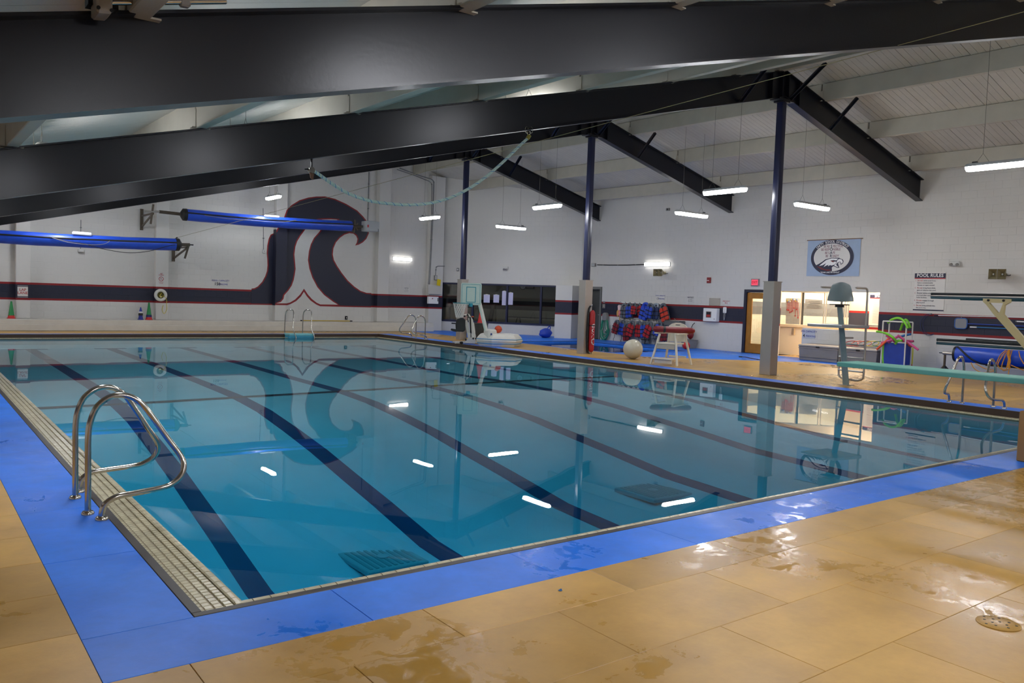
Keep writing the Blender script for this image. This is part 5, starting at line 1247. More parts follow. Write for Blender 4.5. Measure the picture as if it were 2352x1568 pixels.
t, w_, h_ = wbx('junction_box', 'small grey junction box above the electrical cabinet in the corner', 'box', 996.5, 632, 1003, 643, .07, m_grey, wall=fyc+.02); flat(t, 'cover', -w_*.4, w_*.4, -h_*.4, h_*.4, -.07, m_lampbody)
t, w_, h_ = wbx('electrical_cabinet', 'pale electrical cabinet on the corner left of the dark window wall', 'cabinet', 980, 653.5, 1009, 676, .16, mat('pale_grey_enamel', (196, 194, 186), .4), wall=YF-.305)
flat(t, 'yellow_label', -w_*.36, -w_*.16, -h_*.42, -h_*.22, -.16, mat('yellow_label', (200, 196, 60), .5)); flat(t, 'door', -w_*.46, w_*.40, -h_*.47, h_*.46, -.16, mat('pale_grey_enamel', (196, 194, 186)), .006)
t, w_, h_ = wbx('control_box', 'white control box with a red knob under the electrical cabinet', 'box', 981, 680.5, 1003.5, 697.5, .12, m_print, wall=YF-.305)
m = M(); m.cyl((-w_*.12, -.12, h_*.22), (-w_*.12, -.15, h_*.22), .022, 12); m.build('red_knob', m_redp, t); flat(t, 'latch', w_*.40, w_*.46, -.05, .10, -.12, m_blackm, .01)
t, w_, h_ = wbx('yellow_sign', 'tilted yellow sheet stuck beside the electrical cabinet', 'sign', 1003, 641, 1012, 656, .01, mat('bright_yellow_sheet', (232, 206, 20), .5), wall=YF-.52, bevel=.001); t.rotation_euler = (0, .12, .2)
pts = [tuple(onx(q, XR-.03)) for q in ((1372, 608), (1400, 608.5), (1440, 608.5), (1482, 607))]
pipe(pts, .018, 'conduit_pipe', 'thin dark conduit running along the right wall to the wall lamp', m_blackm)
t, w_, h_ = wbx('junction_box', 'small grey junction box at the left end of the wall conduit', 'box', 1361, 604.5, 1369.5, 612, .07, m_grey); flat(t, 'cover', -w_*.4, w_*.4, -h_*.4, h_*.4, -.07, m_lampbody)

# ================================================================== DIAGONAL WINDOW WALL AND THE DIM ROOM BEHIND
DP = lambda s, z, d=0.0: tuple(D1+DU*s+DN*d+np.array((0, 0, z)))
win = setting('window_1')
def dbox(name, s0, s1, z0, z1, d0, d1, mt, par=win, bevel=0):
    m = M(); m.prism([(s0, z0), (s1, z0), (s1, z1), (s0, z1)], lambda a, b, t: DP(a, b, t), d0, d1); return m.build(name, mt, par, bevel=bevel)
m_nfr = mat('navy_window_frame', (26, 30, 62), .45)
fw = .075
dbox('window_frame', WS0, WS1, WZ1-fw, WZ1, -.12, .02, m_nfr, bevel=.004); dbox('window_sill', WS0, WS1, WZ0, WZ0+fw, -.14, .04, m_nfr, bevel=.004)
mul = [1012.5, 1164, 1242, 1285.5]; S_ = [WS0+fw/2]+[sdiag((x, 700)) for x in mul[1:-1]]+[WS1-fw/2]
sd_b = sdiag((1085, 700))
S_ = sorted(S_+[sd_b])
for s in S_: dbox('mullion', s-fw/2, s+fw/2, WZ0+fw, WZ1-fw, -.10, .02, m_nfr)
for a, b in zip(S_[:-1], S_[1:]): dbox('pane', a+fw/2, b-fw/2, WZ0+fw, WZ1-fw, -.045, -.038, m_glass)
rm = setting('wall_backroom')
RDp = 4.5; E0, E1_ = -1.5, DLEN+1.2
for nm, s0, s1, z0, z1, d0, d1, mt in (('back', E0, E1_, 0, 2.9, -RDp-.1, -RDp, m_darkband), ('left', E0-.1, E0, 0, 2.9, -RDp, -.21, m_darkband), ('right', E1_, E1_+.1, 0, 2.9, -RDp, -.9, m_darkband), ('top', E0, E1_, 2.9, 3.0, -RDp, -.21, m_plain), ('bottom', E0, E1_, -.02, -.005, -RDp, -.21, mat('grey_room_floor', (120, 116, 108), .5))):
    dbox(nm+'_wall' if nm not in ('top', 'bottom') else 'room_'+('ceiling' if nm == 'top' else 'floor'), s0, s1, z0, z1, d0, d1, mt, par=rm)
t = thing('ceiling_strip_lamp', 'dim strip lamp in the room behind the diagonal windows', 'lamp', DP(1.6, 2.88, -2.2), RZD); m = M(); m.bb((-.6, -.06, -.06), (.6, .06, -.02)); m.build('diffuser', emis('dim_tube', (255, 246, 226), 5.0), t, bevel=.01); m = M(); m.bb((-.62, -.08, -.02), (.62, .08, 0)); m.build('housing', m_lampbody, t)
inroom = lambda q, d: onpl(q, D1-DN*d, DN)
def room_thing(name, label, cat, q, d, z=None):
    p = inroom(q, d); p = np.array((p[0], p[1], p[2] if z is None else z)); return thing(name, label, cat, p, RZD), p
# bench table
t, p = room_thing('folding_bench', 'long black folding bench in the dim room behind the windows', 'bench', (1240, 731), 2.6, 0.0); hz = float(inroom((1240, 729.5), 2.6)[2])
m = M(); m.bb((-1.5, -.2, hz-.04), (1.5, .2, hz)); m.build('top', m_black, t, bevel=.005)
for x in (-1.25, -.85, .9, 1.3):
    m = M(); m.bar((x, -.12, 0), (x+(.14 if x < -1 or x > 1 else -.14), 0, hz-.04), .03, .03); m.build('leg', m_black, t)
t, p = room_thing('wall_clock', 'round dark rimmed wall clock on the back wall of the dim room', 'clock', (1201.5, 657), 4.42)
m = M(); m.cyl((0, 0, 0), (0, -.03, 0), .17, 28); m.build('rim', m_black, t, smooth=.6); m = M(); m.cyl((0, -.03, 0), (0, -.034, 0), .145, 28); m.build('dial', m_white, t)
m = M(); m.bar((0, -.036, 0), (.0, -.036, .10), .012, .004, up=(0, 1, 0)); m.bar((0, -.036, 0), (.06, -.036, -.03), .012, .004, up=(0, 1, 0)); m.build('hands', m_black, t)
t, p = room_thing('wall_box', 'dark box on the back wall beside the clock', 'box', (1219, 658), 4.42); m = M(); m.bb((-.22, -.12, -.12), (.22, 0, .12)); m.build('body', m_black, t, bevel=.01); flat(t, 'grille', -.18, .18, -.08, .08, -.12, m_grey)
t, p = room_thing('standing_pole', 'thin dark pole leaning in the dim room', 'pole', (1139, 740), 1.5, 0.0); m = M(); m.tube([(0, 0, .02), (-.03, .05, 1.35)], .014, 8); m.build('shaft', m_black, t); m = M(); m.bb((-.08, -.03, 1.2), (.04, .08, 1.42)); m.build('head', m_black, t, bevel=.01)
t, p = room_thing('exercise_machine', 'dark exercise machine in the room just behind the hoop mast', 'machine', (1122, 745), 1.0, 0.0)
m = M(); m.bar((0, 0, .05), (.22, 0, 1.28), .12, .16); m.build('upright', m_black, t, bevel=.01); m = M(); m.bar((.1, -.25, 1.30), (.32, .25, 1.30), .04, .04); m.build('handle', m_blackm, t); m = M(); m.bb((-.5, -.3, 0), (.6, .3, .08)); m.build('base', m_black, t, bevel=.01)
# papers taped on the glass
G2 = 'papers taped inside the windows'
for (x0, x1, y0, y1, lb) in ((1110.5, 1124, 676, 695, 'lilac white paper sheet taped to the glass, leftmost of the four'), (1133, 1145.5, 676.5, 695, 'lilac white paper sheet taped to the glass, second from the left'), (1153, 1162, 668, 701, 'tall white paper taped left of the window mullion'), (1167.5, 1177, 671.5, 700, 'tall white paper taped right of the window mullion')):
    a, b = ondiag((x0, y0)), ondiag((x1, y1)); c = (a+b)/2; w_ = abs(float(np.dot(b-a, DU))); h_ = abs(a[2]-b[2]); t = thing('taped_paper', lb, 'paper', c-DN*.03, RZD, G2)
    flat(t, 'sheet', -w_/2, w_/2, -h_/2, h_/2, .004, mat('lilac_paper', (206, 204, 232), .6), .002); flat(t, 'tape', -w_*.2, w_*.2, h_/2-.03, h_/2+.02, .001, m_sign, .001)
# pier, recess and doorway
pb0 = onz((1283, 777)); pb1 = onz((1310, 778)); PZ = float(hgt(pb0, (1283, 655)))
sp0 = sdiag((1283, 700)); 
m = M(); a = np.array((pb0[0], pb0[1])); b = np.array((pb1[0], pb1[1])); bk = np.array((DP(DLEN+.0, 0, -.0)[0], DP(DLEN, 0, 0)[1])); a = np.array((20.15, 21.35)); b = np.array((20.62, 20.86)); dd = b-a
far = np.array((DU[0], DU[1]))
poly = [tuple(a), tuple(b), (XR+.05, 21.49), (XR+.05, 21.9), tuple((D1+DU*(DLEN-1.0))[:2])]
t = setting('trim_7'); m.prism(poly, lambda x, y, z: (x, y, z), 0, 2.16); m.build('pier', m_wallr, t, bevel=.004)
rec = setting('door_2', (XR, 20.9, 0))
for nm, y0, y1, z0, z1 in (('door_frame', 20.30, 20.38, 0, 2.15), ('door_frame', 20.38, 21.46, 2.04, 2.15)):
    m = M(rec.location); m.bb((XR-.03, y0, z0), (XR+.2, y1, z1)); m.build(nm, mat('grey_door_frame', (116, 116, 112), .5, var=.03), rec, bevel=.003)
m = M(rec.location); m.bb((XR+.16, 20.38, 0.01), (XR+.2, 21.46, 2.04)); m.build('door_leaf', mat('dark_grey_door', (82, 84, 82), .5, var=.04), rec, bevel=.003)
m = M(rec.location); m.tube([(XR+.15, 20.46, 1.0), (XR+.10, 20.46, 1.0), (XR+.10, 20.58, 1.0)], .012, 8); m.build('lever_handle', m_ss, rec, smooth=1)
# blue bag at the pier
p = onz((1271, 774)); p = np.array((19.85, 21.55, 0)); t = thing('blue_bag', 'crumpled blue bag on the deck against the pier below the windows', 'bag', p)
m = M(); m.sphere((0, 0, .20), .24, 22, 14, (1.15, 1.0, .98)); m.v = [(x*(1+.10*math.sin(7*z*4+x*9)), y*(1+.08*math.sin(11*x+5*y)), max(.0, .02+z*(.85+.25*x))) for x, y, z in m.v]; m.build('bag_body', mat('blue_cloth', (28, 62, 170), .55, var=.12, scale=8, bump=.5, bscale=20), t, smooth=1.2)
m = M(); m.tube(smooth_pts([(.10, 0, .36), (.18, .0, .47), (.26, .02, .44), (.24, .0, .33)], 4), .02, 8); m.build('strap', mat('blue_cloth', (28, 62, 170)), t, smooth=1)

# ================================================================== LIFE JACKET RACK
m_strap = mat('black_webbing', (24, 24, 30), .7)
XJ = XR-.10
def jy(px): return wy(px)
rack = thing('life_jacket_rack', 'white wall rail with hooks holding the life jackets', 'rack', (XR-.02, jy(1478), wz(1478, 696)))
m = M(rack.location); m.bar((XR-.05, jy(1427), wz(1427, 694)), (XR-.05, jy(1529), wz(1529, 699)), .05, .04); m.build('upper_rail', m_print, rack)
m = M(rack.location); m.bar((XR-.05, jy(1421), wz(1421, 733)), (XR-.05, jy(1529), wz(1529, 741)), .04, .035); m.build('lower_rail', m_print, rack)
for px in range(1430, 1530, 11):
    for dy in (0, 39):
        y_ = jy(px); z_ = wz(px, 694+(px-1427)*.05+dy); m = M(rack.location); m.tube([(XR-.03, y_, z_), (XR-.12, y_, z_), (XR-.13, y_, z_+.03)], .008, 6); m.build('hook', m_strap, rack)
jc = {}
def jacket_proto(col, trim, key):
    """folded foam life jacket on a hook: two front panels, back panel, collar, straps, buckles"""
    t = thing('life_jacket', '', 'life jacket', (0, 0, 0), RZR)
    mt = mat('jacket_'+key, col, .55, var=.10, scale=14, bump=.4, bscale=25); m2 = mat('jacket_trim_'+key, trim, .6, var=.08)
    def pad(xa, xb, za, zb, y0, y1, m):
        m.prism([(xa+.015, za), (xb-.015, za), (xb, za+.03), (xb, zb-.06), (xb-.04, zb), (xa+.04, zb), (xa, zb-.06), (xa, za+.03)], lambda a, b, t_: (a, t_, b), y0, y1)
    m = M(); pad(-.155, -.01, -.50, -.06, -.10, -.045, m); m.build('front_panel', mt, t, bevel=.015, smooth=SM)
    m = M(); pad(.01, .155, -.48, -.06, -.11, -.05, m); m.build('front_panel', mt, t, bevel=.015, smooth=SM)
    m = M(); pad(-.14, .14, -.50, -.04, -.035, .02, m); m.build('back_panel', m2, t, bevel=.012, smooth=SM)
    m = M(); m.tube(smooth_pts([(-.10, -.07, -.10), (-.09, -.05, -.01), (0, -.03, .03), (.09, -.05, -.01), (.10, -.07, -.10)], 4), .04, 10); m.build('collar', m2, t, smooth=1)
    for z in (-.22, -.36):
        m = M(); m.bb((-.158, -.116, z-.014), (.158, -.040, z+.014)); o = m.build('strap', m_strap, t)
        m = M(); m.bb((-.03, -.124, z-.02), (.03, -.112, z+.02)); m.build('buckle', m_black, o, bevel=.004)
    m = M(); m.tube(smooth_pts([(.06, -.08, -.48), (.08, -.07, -.60), (.05, -.06, -.70), (.09, -.07, -.74)], 4), .009, 6); m.build('loose_strap', m_strap, t, smooth=1)
    return t
RED, BLU, GRY, DGR, ORG, NVY = (176, 24, 32), (34, 70, 180), (92, 98, 106), (110, 112, 112), (206, 54, 28), (32, 48, 92)
JK = [(1436, 700, 'gry', 1, 'grey life jacket on the upper row, beside the pale pink one', .95, .05), (1447, 699, 'blu', 1, 'blue life jacket with grey print on the upper row, left part', .95, -.06),
      (1459, 699, 'red', 0, 'red life jacket on the upper row with black cross straps, left of two', .72, .10), (1469, 700, 'red', 0, 'red life jacket on the upper row tilted, right of two', .75, -.35),
      (1486, 699, 'big', 1, 'large plain blue life jacket near the middle of the upper row', 1.12, .28), (1497, 700, 'blu', 1, 'bright blue life jacket right behind the large blue one', .95, .22),
      (1509, 700, 'nvy', 1, 'navy and white life jacket on the upper row left of the orange one', 1.0, .0), (1524, 701, 'org', 1, 'orange life jacket with grey collar at the right end of the rack', 1.12, -.35),
      (1420, 738, 'dkr', 1, 'dark red and grey life jacket at the left end of the lower row', .85, .30), (1433, 738, 'blu', 1, 'blue life jacket on the lower row, second from the left', .90, .15),
      (1442, 745, 'dkr', 1, 'dark red life jacket hanging lowest in the lower row', 1.05, -.02), (1455, 740, 'red', 1, 'red and grey life jacket on the lower row above the white ball', .95, .30),
      (1470, 741, 'red', 1, 'red life jacket with grey back near the middle of the lower row', .92, .05), (1480, 742, 'blu', 1, 'blue life jacket near the middle of the lower row', .9, -.10),
      (1496, 743, 'red', 1, 'red life jacket with black straps tilted on the lower row', .95, .38), (1486, 752, 'gry', 1, 'large grey life jacket hanging low behind the tilted red one', 1.05, .0),
      (1508, 745, 'gry', 0, 'grey and navy life jacket on the lower row left of the white chair', .9, .05), (1519, 742, 'blu', 0, 'blue life jacket on the lower row above the white chair', .85, .45),
      (1527, 748, 'dkr', 0, 'dark red life jacket half hidden behind the white chair', .95, -.05)]
COLS = {'gry': (GRY, DGR), 'blu': (BLU, GRY), 'red': (RED, GRY), 'big': ((40, 78, 200), (40, 78, 200)), 'nvy': (NVY, (150, 160, 170)), 'org': (ORG, GRY), 'dkr': ((128, 20, 30), GRY)}
protos = {}
for i, (px, py, k, own, lb, sc, tl) in enumerate(JK):
    dep = .10+.05*(i % 3)+(.05 if i > 7 else 0)
    p = onx((px, py), XR-dep)
    if k not in protos: protos[k] = t = jacket_proto(*COLS[k], k); t.location = tuple(float(v) for v in p); t['label'] = lb
    else: t = copy_tree(protos[k], p, RZR, lb)
    t['group'] = 'life jackets on the wall rack'; t.scale = (sc*1.08, 1, sc*(1.10 if i < 8 else 1.22)); t.rotation_euler = Euler((0, tl, RZR)) if False else (Matrix.Rotation(RZR, 3, 'Z') @ Matrix.Rotation(tl, 3, 'Y')).to_euler()
# pale child vest with pink and orange
p = onx((1424, 700), XR-.14); t = thing('child_swim_vest', 'pale pink and orange child swim vest at the left end of the upper row', 'life jacket', p, RZR)
m = M(); m.prism([(-.07, -.22), (.07, -.22), (.09, -.05), (.05, .0), (-.05, .0), (-.09, -.05)], lambda a, b, c: (a, c, b), -.05, .03); m.build('vest_top', mat('pale_pink_cloth', (222, 192, 190), .6), t, bevel=.015)
m = M(); m.sphere((-.06, -.03, -.33), .08, 16, 10, (.9, .6, 1.7)); m.build('orange_pad', mat('dull_orange_cloth', (212, 160, 90), .6), t, smooth=1)
m = M(); m.sphere((.05, -.04, -.33), .075, 16, 10, (.9, .6, 1.7)); m.build('pink_pad', mat('pink_cloth', (226, 130, 136), .6), t, smooth=1)
m = M(); m.tube([(0, 0, -.4), (.01, 0, -.62)], .015, 6); m.build('tail_strap', mat('dull_orange_cloth', (212, 160, 90)), t)
# hose and holder
p = onx((1394.5, 735), XR); t = thing('garden_hose', 'coiled green hose on a grey holder left of the life jackets', 'hose', p-np.array((.02, 0, 0)), RZR)
hold = [(-.12, -.17), (.12, -.17), (.135, .02), (.10, .12), (.04, .155), (-.04, .155), (-.10, .12), (-.135, .02)]
m = M(); m.prism(hold, lambda a, b, c: (a, c, b+.15), -.16, 0); m.build('hose_holder', m_grey, t, bevel=.02)
m = M()
for i in range(9):
    r = random.Random(i); a = .17+.07*r.random(); b = .34+.15*r.random(); cx = (r.random()-.5)*.09; y = -.05-.012*i
    m.tube([(cx+a*math.sin(u)*(1 if math.cos(u) < 0 else .75), y, .12-b+b*math.cos(u)*.95) for u in [2*PI*j/26 for j in range(26)]], .014, 7, closed=True)
m.build('hose_coils', mat('green_hose', (40, 140, 112), .4, var=.1), t, smooth=1); m = M(); m.bb((.05, -.14, -.52), (.13, -.06, -.44)); m.build('nozzle', m_black, t, bevel=.02)
# drinking fountain / shelf behind the orange jacket
c = onx((1557, 742), XR); t = thing('drinking_fountain', 'grey steel drinking fountain on the wall behind the white chair', 'fountain', c-np.array((.006, 0, 0)), RZR)
m = M(); m.prism([(-.36, -.10), (.36, -.10), (.38, .06), (.38, .09), (-.38, .09), (-.38, .06)], lambda a, b, q: (a, q, b), -.34, 0); m.build('basin', mat('dull_steel', (120, 122, 124), .35, .8, var=.05), t, bevel=.02)
m = M(); m.bb((-.34, -.30, .088), (.34, -.04, .094)); m.build('basin_rim', m_ss, t); m = M(); m.tube([(-.05, -.08, .09), (-.05, -.08, .15), (-.05, -.14, .16)], .014, 8); m.build('spout', m_chrome, t, smooth=1)
p = onz((1583, 797)); t = thing('grey_tub', 'grey plastic tub on the blue deck against the right wall', 'tub', (XR-.35, float(onx((1583, 790), XR-.35)[1]), 0))
m = M(); A = [(-.24, -.19), (.24, -.19), (.24, .19), (-.24, .19)]; m.add([(x*k, y*k, z) for z, k in ((0, .8), (.30, 1), (.30, .93), (.03, .75)) for x, y in A], [(0, 3, 2, 1)]+[(i*4+j, i*4+(j+1) % 4, (i+1)*4+(j+1) % 4, (i+1)*4+j) for i in range(3) for j in range(4)]+[(12, 13, 14, 15)]); m.build('tub_body', m_grey, t, bevel=.006)
m = M(); m.tube([(x*1.02, y*1.02, .30) for x, y in A], .014, 6, closed=True); m.build('rim', m_grey, t)
p = onx((1573, 770), XR-.5); t = thing('hanging_red_bag', 'dark red bag hanging behind the white chair over the grey tub', 'bag', (float(p[0])+.3, float(p[1]), float(p[2])+.05)); m = M(); m.sphere((0, 0, 0), .14, 18, 12, (.8, .9, 1.35)); m.build('bag_body', mat('dark_red_cloth', (118, 18, 28), .5, var=.1), t, smooth=1); m = M(); m.tube([(0, 0, .17), (.1, 0, .34), (.2, 0, .40)], .012, 6); m.build('cord', m_strap, t)

# ================================================================== RIGHT SIDE: BOXES, HOOPS, CART, POLES, REEL
m_box = mat('weathered_grey_plastic', (132, 126, 122), .55, var=.07, scale=3, bump=.2)
for (y0, y1, lb) in ((10.56, 9.22, 'grey plastic deck box under the SPA CAPACITY sign'), (9.18, 8.02, 'grey plastic deck box with hoops on its lid, beside the noodle cart')):
    x0 = 20.9; t = thing('deck_box', lb, 'box', (x0+.32, (y0+y1)/2, 0), 0, 'grey deck boxes'); hw = abs(y0-y1)/2-.01
    m = M(); m.add([(-.30, -hw+.03, 0), (.30, -hw+.03, 0), (.30, hw-.03, 0), (-.30, hw-.03, 0), (-.32, -hw, .42), (.32, -hw, .42), (.32, hw, .42), (-.32, hw, .42)], [(0, 3, 2, 1), (4, 5, 6, 7), (0, 1, 5, 4), (1, 2, 6, 5), (2, 3, 7, 6), (3, 0, 4, 7)]); m.build('body', m_box, t, bevel=.008)
    m = M(); m.bb((-.325, -hw-.004, .10), (.325, hw+.004, .115)); m.bb((-.33, -hw-.005, .36), (.33, hw+.005, .375)); m.build('moulding', m_box, t)
    m = M(); m.add([(-.345, -hw-.01, .425), (.345, -hw-.01, .425), (.345, hw+.01, .425), (-.345, hw+.01, .425), (-.33, -hw, .47), (.33, -hw, .50), (.33, hw, .50), (-.33, hw, .47)], [(0, 3, 2, 1), (4, 5, 6, 7), (0, 1, 5, 4), (1, 2, 6, 5), (2, 3, 7, 6), (3, 0, 4, 7)]); m.build('lid', mat('grey_lid_plastic', (158, 152, 146), .5, var=.06, scale=4), t, bevel=.01)
    m = M(); m.bb((-.352, -.06, .40), (-.33, .06, .44)); m.build('latch', m_black, t, bevel=.004)
hc = [((170, 30, 44), 'crimson'), ((206, 64, 36), 'orange red'), ((160, 28, 34), 'dark red'), ((214, 190, 40), 'yellow'), ((30, 110, 96), 'dark green')]
for i, (c_, nm) in enumerate(hc):
    y = 9.05-i*.215; t = thing('hula_hoop', '%s hula hoop lying on the deck box lid against the low wall' % nm, 'hoop', (21.18, y, .515), 0, 'hula hoops on the deck boxes'); m = M(); r = .19
    m.tube([(.14*math.sin(a)+.10, r*math.cos(a), .005+i*.012+(.07*(1+math.sin(a)))) for a in [2*PI*k/36 for k in range(36)]], .012, 7, closed=True); m.build('ring', mat('hoop_%d' % i, c_, .35), t, smooth=1)
    m = M(); m.tube([(.10+.14*math.sin(a), r*math.cos(a), .005+i*.012+.07*(1+math.sin(a))) for a in (0, .08)], .0135, 8); m.build('joint_sleeve', m_white, t)
# noodle cart
cxy = onx((2059, 800), 20.9); cxy[2] = 0; m_pipe = mat('white_pvc_pipe', (216, 214, 210), .35)
t = thing('noodle_cart', 'white pipe cart with a blue mesh bag full of pool noodles', 'cart', cxy); hx, hy = .17, .33; ztop = float(hgt(cxy+np.array((-.17, -.33, 0)), (2064, 739)))
cs_ = [(-hx, hy), (-hx, -hy), (hx, -hy), (hx, hy)]
for x, y in cs_:
    m = M(); m.tube([(x, y, .07), (x, y, ztop)], .02, 10); m.build('upright_pipe', m_pipe, t, smooth=1)
    m = M(); m.cyl((x, y-.015, .04), (x, y+.015, .04), .04, 14); m.build('caster', m_black, t, smooth=.6)
for a, b, z in ((0, 1, ztop), (2, 3, ztop), (0, 3, ztop), (0, 1, .10), (2, 3, .10), (0, 3, .10), (1, 2, .10)):
    m = M(); m.tube([cs_[a]+(z,), cs_[b]+(z,)], .02, 10); m.build('cross_pipe', m_pipe, t, smooth=1)
m = M(); vs = []
for z in (.12, .70):
    for x, y in cs_: vs.append((x*.96, y*.97, z))
m.add(vs, [(0, 3, 2, 1), (0, 1, 5, 4), (1, 2, 6, 5), (2, 3, 7, 6), (3, 0, 4, 7)]); m.build('mesh_bag', mat('blue_mesh_cloth', (24, 58, 150), .6, var=.12, scale=6, bump=.6, bscale=60), t)
NC = {'green': (122, 200, 52), 'pink': (206, 84, 140), 'orange': (224, 92, 54), 'blue': (40, 104, 176), 'magenta': (196, 70, 120)}
def noodle(pts, col, label, r=.032, bq=None):
    P = smooth_pts([tuple(onx((x, y), X)) for x, y, X in pts], 6); o_ = np.array(P[0]); t = thing('pool_noodle', label, 'noodle', o_, 0, 'pool noodles in the cart'); m = M(o_); m.tube(P, r, 12); m.build('foam_tube', mat('foam_'+col, NC[col], .6, var=.05, bump=.3), t, smooth=1)
    for k, j in ((0, 1), (-1, -2)):
        d = np.array(P[k])-np.array(P[j]); d /= np.linalg.norm(d); m = M(o_); m.tube([np.array(P[k])-d*.001, np.array(P[k])+d*.001], .011, 10); m.build('bore', mat('foam_dark_hole', (50, 70, 30), .8), t)
XQ = 20.75
noodle([(2040, 741, XQ+.05), (2048, 734, XQ), (2062, 730, XQ), (2074, 735, XQ-.05), (2081, 745, XQ-.1), (2085, 754, XQ-.1)], 'green', 'green noodle arched highest over the cart, its end pointing down right')
noodle([(2068, 758, XQ+.25), (2074, 742, XQ+.2), (2080, 734, XQ+.15), (2086, 740, XQ+.1), (2091, 753, XQ+.1)], 'green', 'short green noodle end curling down at the right of the arch')
noodle([(2013, 761, XQ-.02), (2022, 762, XQ-.02), (2036, 766, XQ-.02), (2050, 774, XQ-.15), (2060, 785, XQ-.05)], 'green', 'long green noodle sticking out left across the top of the bag')
noodle([(2056, 790, XQ-.02), (2062, 783, XQ-.02), (2072, 782, XQ-.02)], 'green', 'green noodle stub hanging over the front of the bag')
noodle([(2014, 802, XQ-.1), (2022, 795, XQ-.1), (2032, 786, XQ-.05), (2042, 777, XQ)], 'orange', 'orange noodle pointing down left out of the bag')
noodle([(2024, 787, XQ-.03), (2036, 784, XQ-.02), (2050, 780, XQ-.15)], 'pink', 'pink noodle lying across the front left of the bag')
noodle([(2036, 770, XQ), (2048, 779, XQ), (2057, 786, XQ)], 'magenta', 'magenta noodle beneath the long green one')
noodle([(2040, 787, XQ-.02), (2047, 782, XQ), (2056, 776, XQ-.1), (2064, 772, XQ)], 'pink', 'short pink noodle stub in the middle of the bag')
noodle([(2062, 770, XQ+.1), (2074, 778, XQ+.1), (2086, 786, XQ+.05), (2098, 795, XQ), (2109, 803, XQ)], 'pink', 'long pink noodle pointing down right out of the bag')
noodle([(2072, 783, XQ+.15), (2084, 783, XQ+.12), (2098, 783.5, XQ+.1)], 'magenta', 'short magenta noodle sticking out level to the right')
noodle([(2066, 774, XQ+.25), (2078, 770, XQ+.25), (2092, 767, XQ+.25)], 'blue', 'blue noodle end behind the pink ones')
noodle([(2080, 788, XQ+.18), (2088, 792, XQ+.15), (2094, 796, XQ+.15)], 'orange', 'short orange noodle under the long pink one')
noodle([(2029, 838, XQ+.0), (2028, 815, XQ+.0), (2030, 790, XQ+.0)], 'green', 'green noodle standing on the floor left of the cart', r=.028)
t = thing('yellow_float', 'yellow kick float tucked behind the right side of the cart', 'float', (XQ+.55, float(onx((2088, 806), XQ+.55)[1]), 0)); m = M(); m.bb((-.04, -.12, .12), (.04, .12, .62)); m.build('board', mat('yellow_foam', (222, 214, 80), .5), t, bevel=.03, bseg=2); m = M(); m.bb((-.05, -.10, 0), (.05, .10, .14)); m.build('orange_block', mat('foam_orange', NC['orange']), t, bevel=.02)
# hoops and poles on the wall
for i, (cx, cy_, r) in enumerate(((2143, 744, .38),)):
    p = onx((2137, 744), XR-.03)
t = thing('blue_wall_hoop', 'dark blue hoop hanging on the painted band below the pool rules', 'hoop', onx((2136, 745), XR-.04), RZR); m = M()
for k, (rx, rz_) in enumerate(((.26, .30), (.22, .28))):
    m.tube([(.04*k+rx*math.cos(a), -.01-.02*k, rz_*math.sin(a)) for a in [PI*.5+PI*1.15*j/20 for j in range(21)]], .008, 6)
m.build('ring', mat('dark_blue_hoop', (34, 44, 92), .4), t, smooth=1); m = M(); m.bb((-.02, -.03, .28), (.02, .03, .31)); m.build('hook', m_grey, t)
a, b = onx((2155, 724), XR-.03), onx((2352, 729), XR-.03); t = thing('telescopic_pole', 'white pole with a dark blue end hung along the upper edge of the band', 'pole', a)
m = M(a); m.tube([a, a+(b-a)*1.6], .012, 8); m.build('shaft', m_print, t, smooth=1); m = M(a); m.tube([a, a-(b-a)*.05], .018, 8); m.build('grip', m_ink, t, smooth=1)
pc = onx((2207, 742.5), XR-.05); t = thing('leaf_skimmer', 'grey leaf skimmer net on a blue pole hung on the painted band', 'skimmer', pc, RZR); wn = abs(wy(2193)-wy(2221))/2; m = M()
ring = [(x*1.0, z) for x, z in rrect(wn*2, wn*1.75, wn*.45)]
m.tube([(x, 0, z) for x, z in ring], .014, 8, closed=True); m.build('net_frame', mat('sky_blue_plastic', (52, 100, 170), .4), t, smooth=1)
m = M(); m.prism([(x*.97, z*.97) for x, z in ring], lambda a, b, c: (a, c, b), -.004, .004); m.build('net', mat('grey_net', (140, 142, 146), .7, bump=.6, bscale=180), t)
q = onx((2352, 748), XR-.05); ln = abs(float(pc[1]-q[1]))*1.5; m = M(); m.tube([(wn, 0, .0), (wn+ln, 0, .0)], .013, 8); m.build('pole', mat('royal_blue_pole', (40, 74, 170), .35), t, smooth=1); m = M(); m.tube([(0, 0, wn*.87), (0, .03, wn*.87+.1)], .008, 6); m.build('hook', m_grey, t)
a, b = onx((2228, 750), XR-.05), onx((2352, 756), XR-.05); a[2] -= .01; t = thing('telescopic_pole', 'pale blue pole with a white tip hung below the skimmer pole', 'pole', a)
m = M(a); m.tube([a, a+(b-a)*1.6], .011, 8); m.build('shaft', mat('sky_blue_pole', (62, 140, 196), .35), t, smooth=1); m = M(a); m.tube([a, a+(b-a)*.13], .018, 8); m.build('white_tip', m_print, t, smooth=1)
a, b = onx((2336, 738), XR-.05), onx((2352, 739), XR-.05); t = thing('telescopic_pole', 'short visible end of a white pole at the right frame edge', 'pole', a); m = M(a); m.tube([a, a+(b-a)*6], .018, 8); m.build('shaft', m_print, t, smooth=1); m = M(a); m.tube([a, a-(b-a)*.2], .02, 8); m.build('cap', m_grey, t, smooth=1)
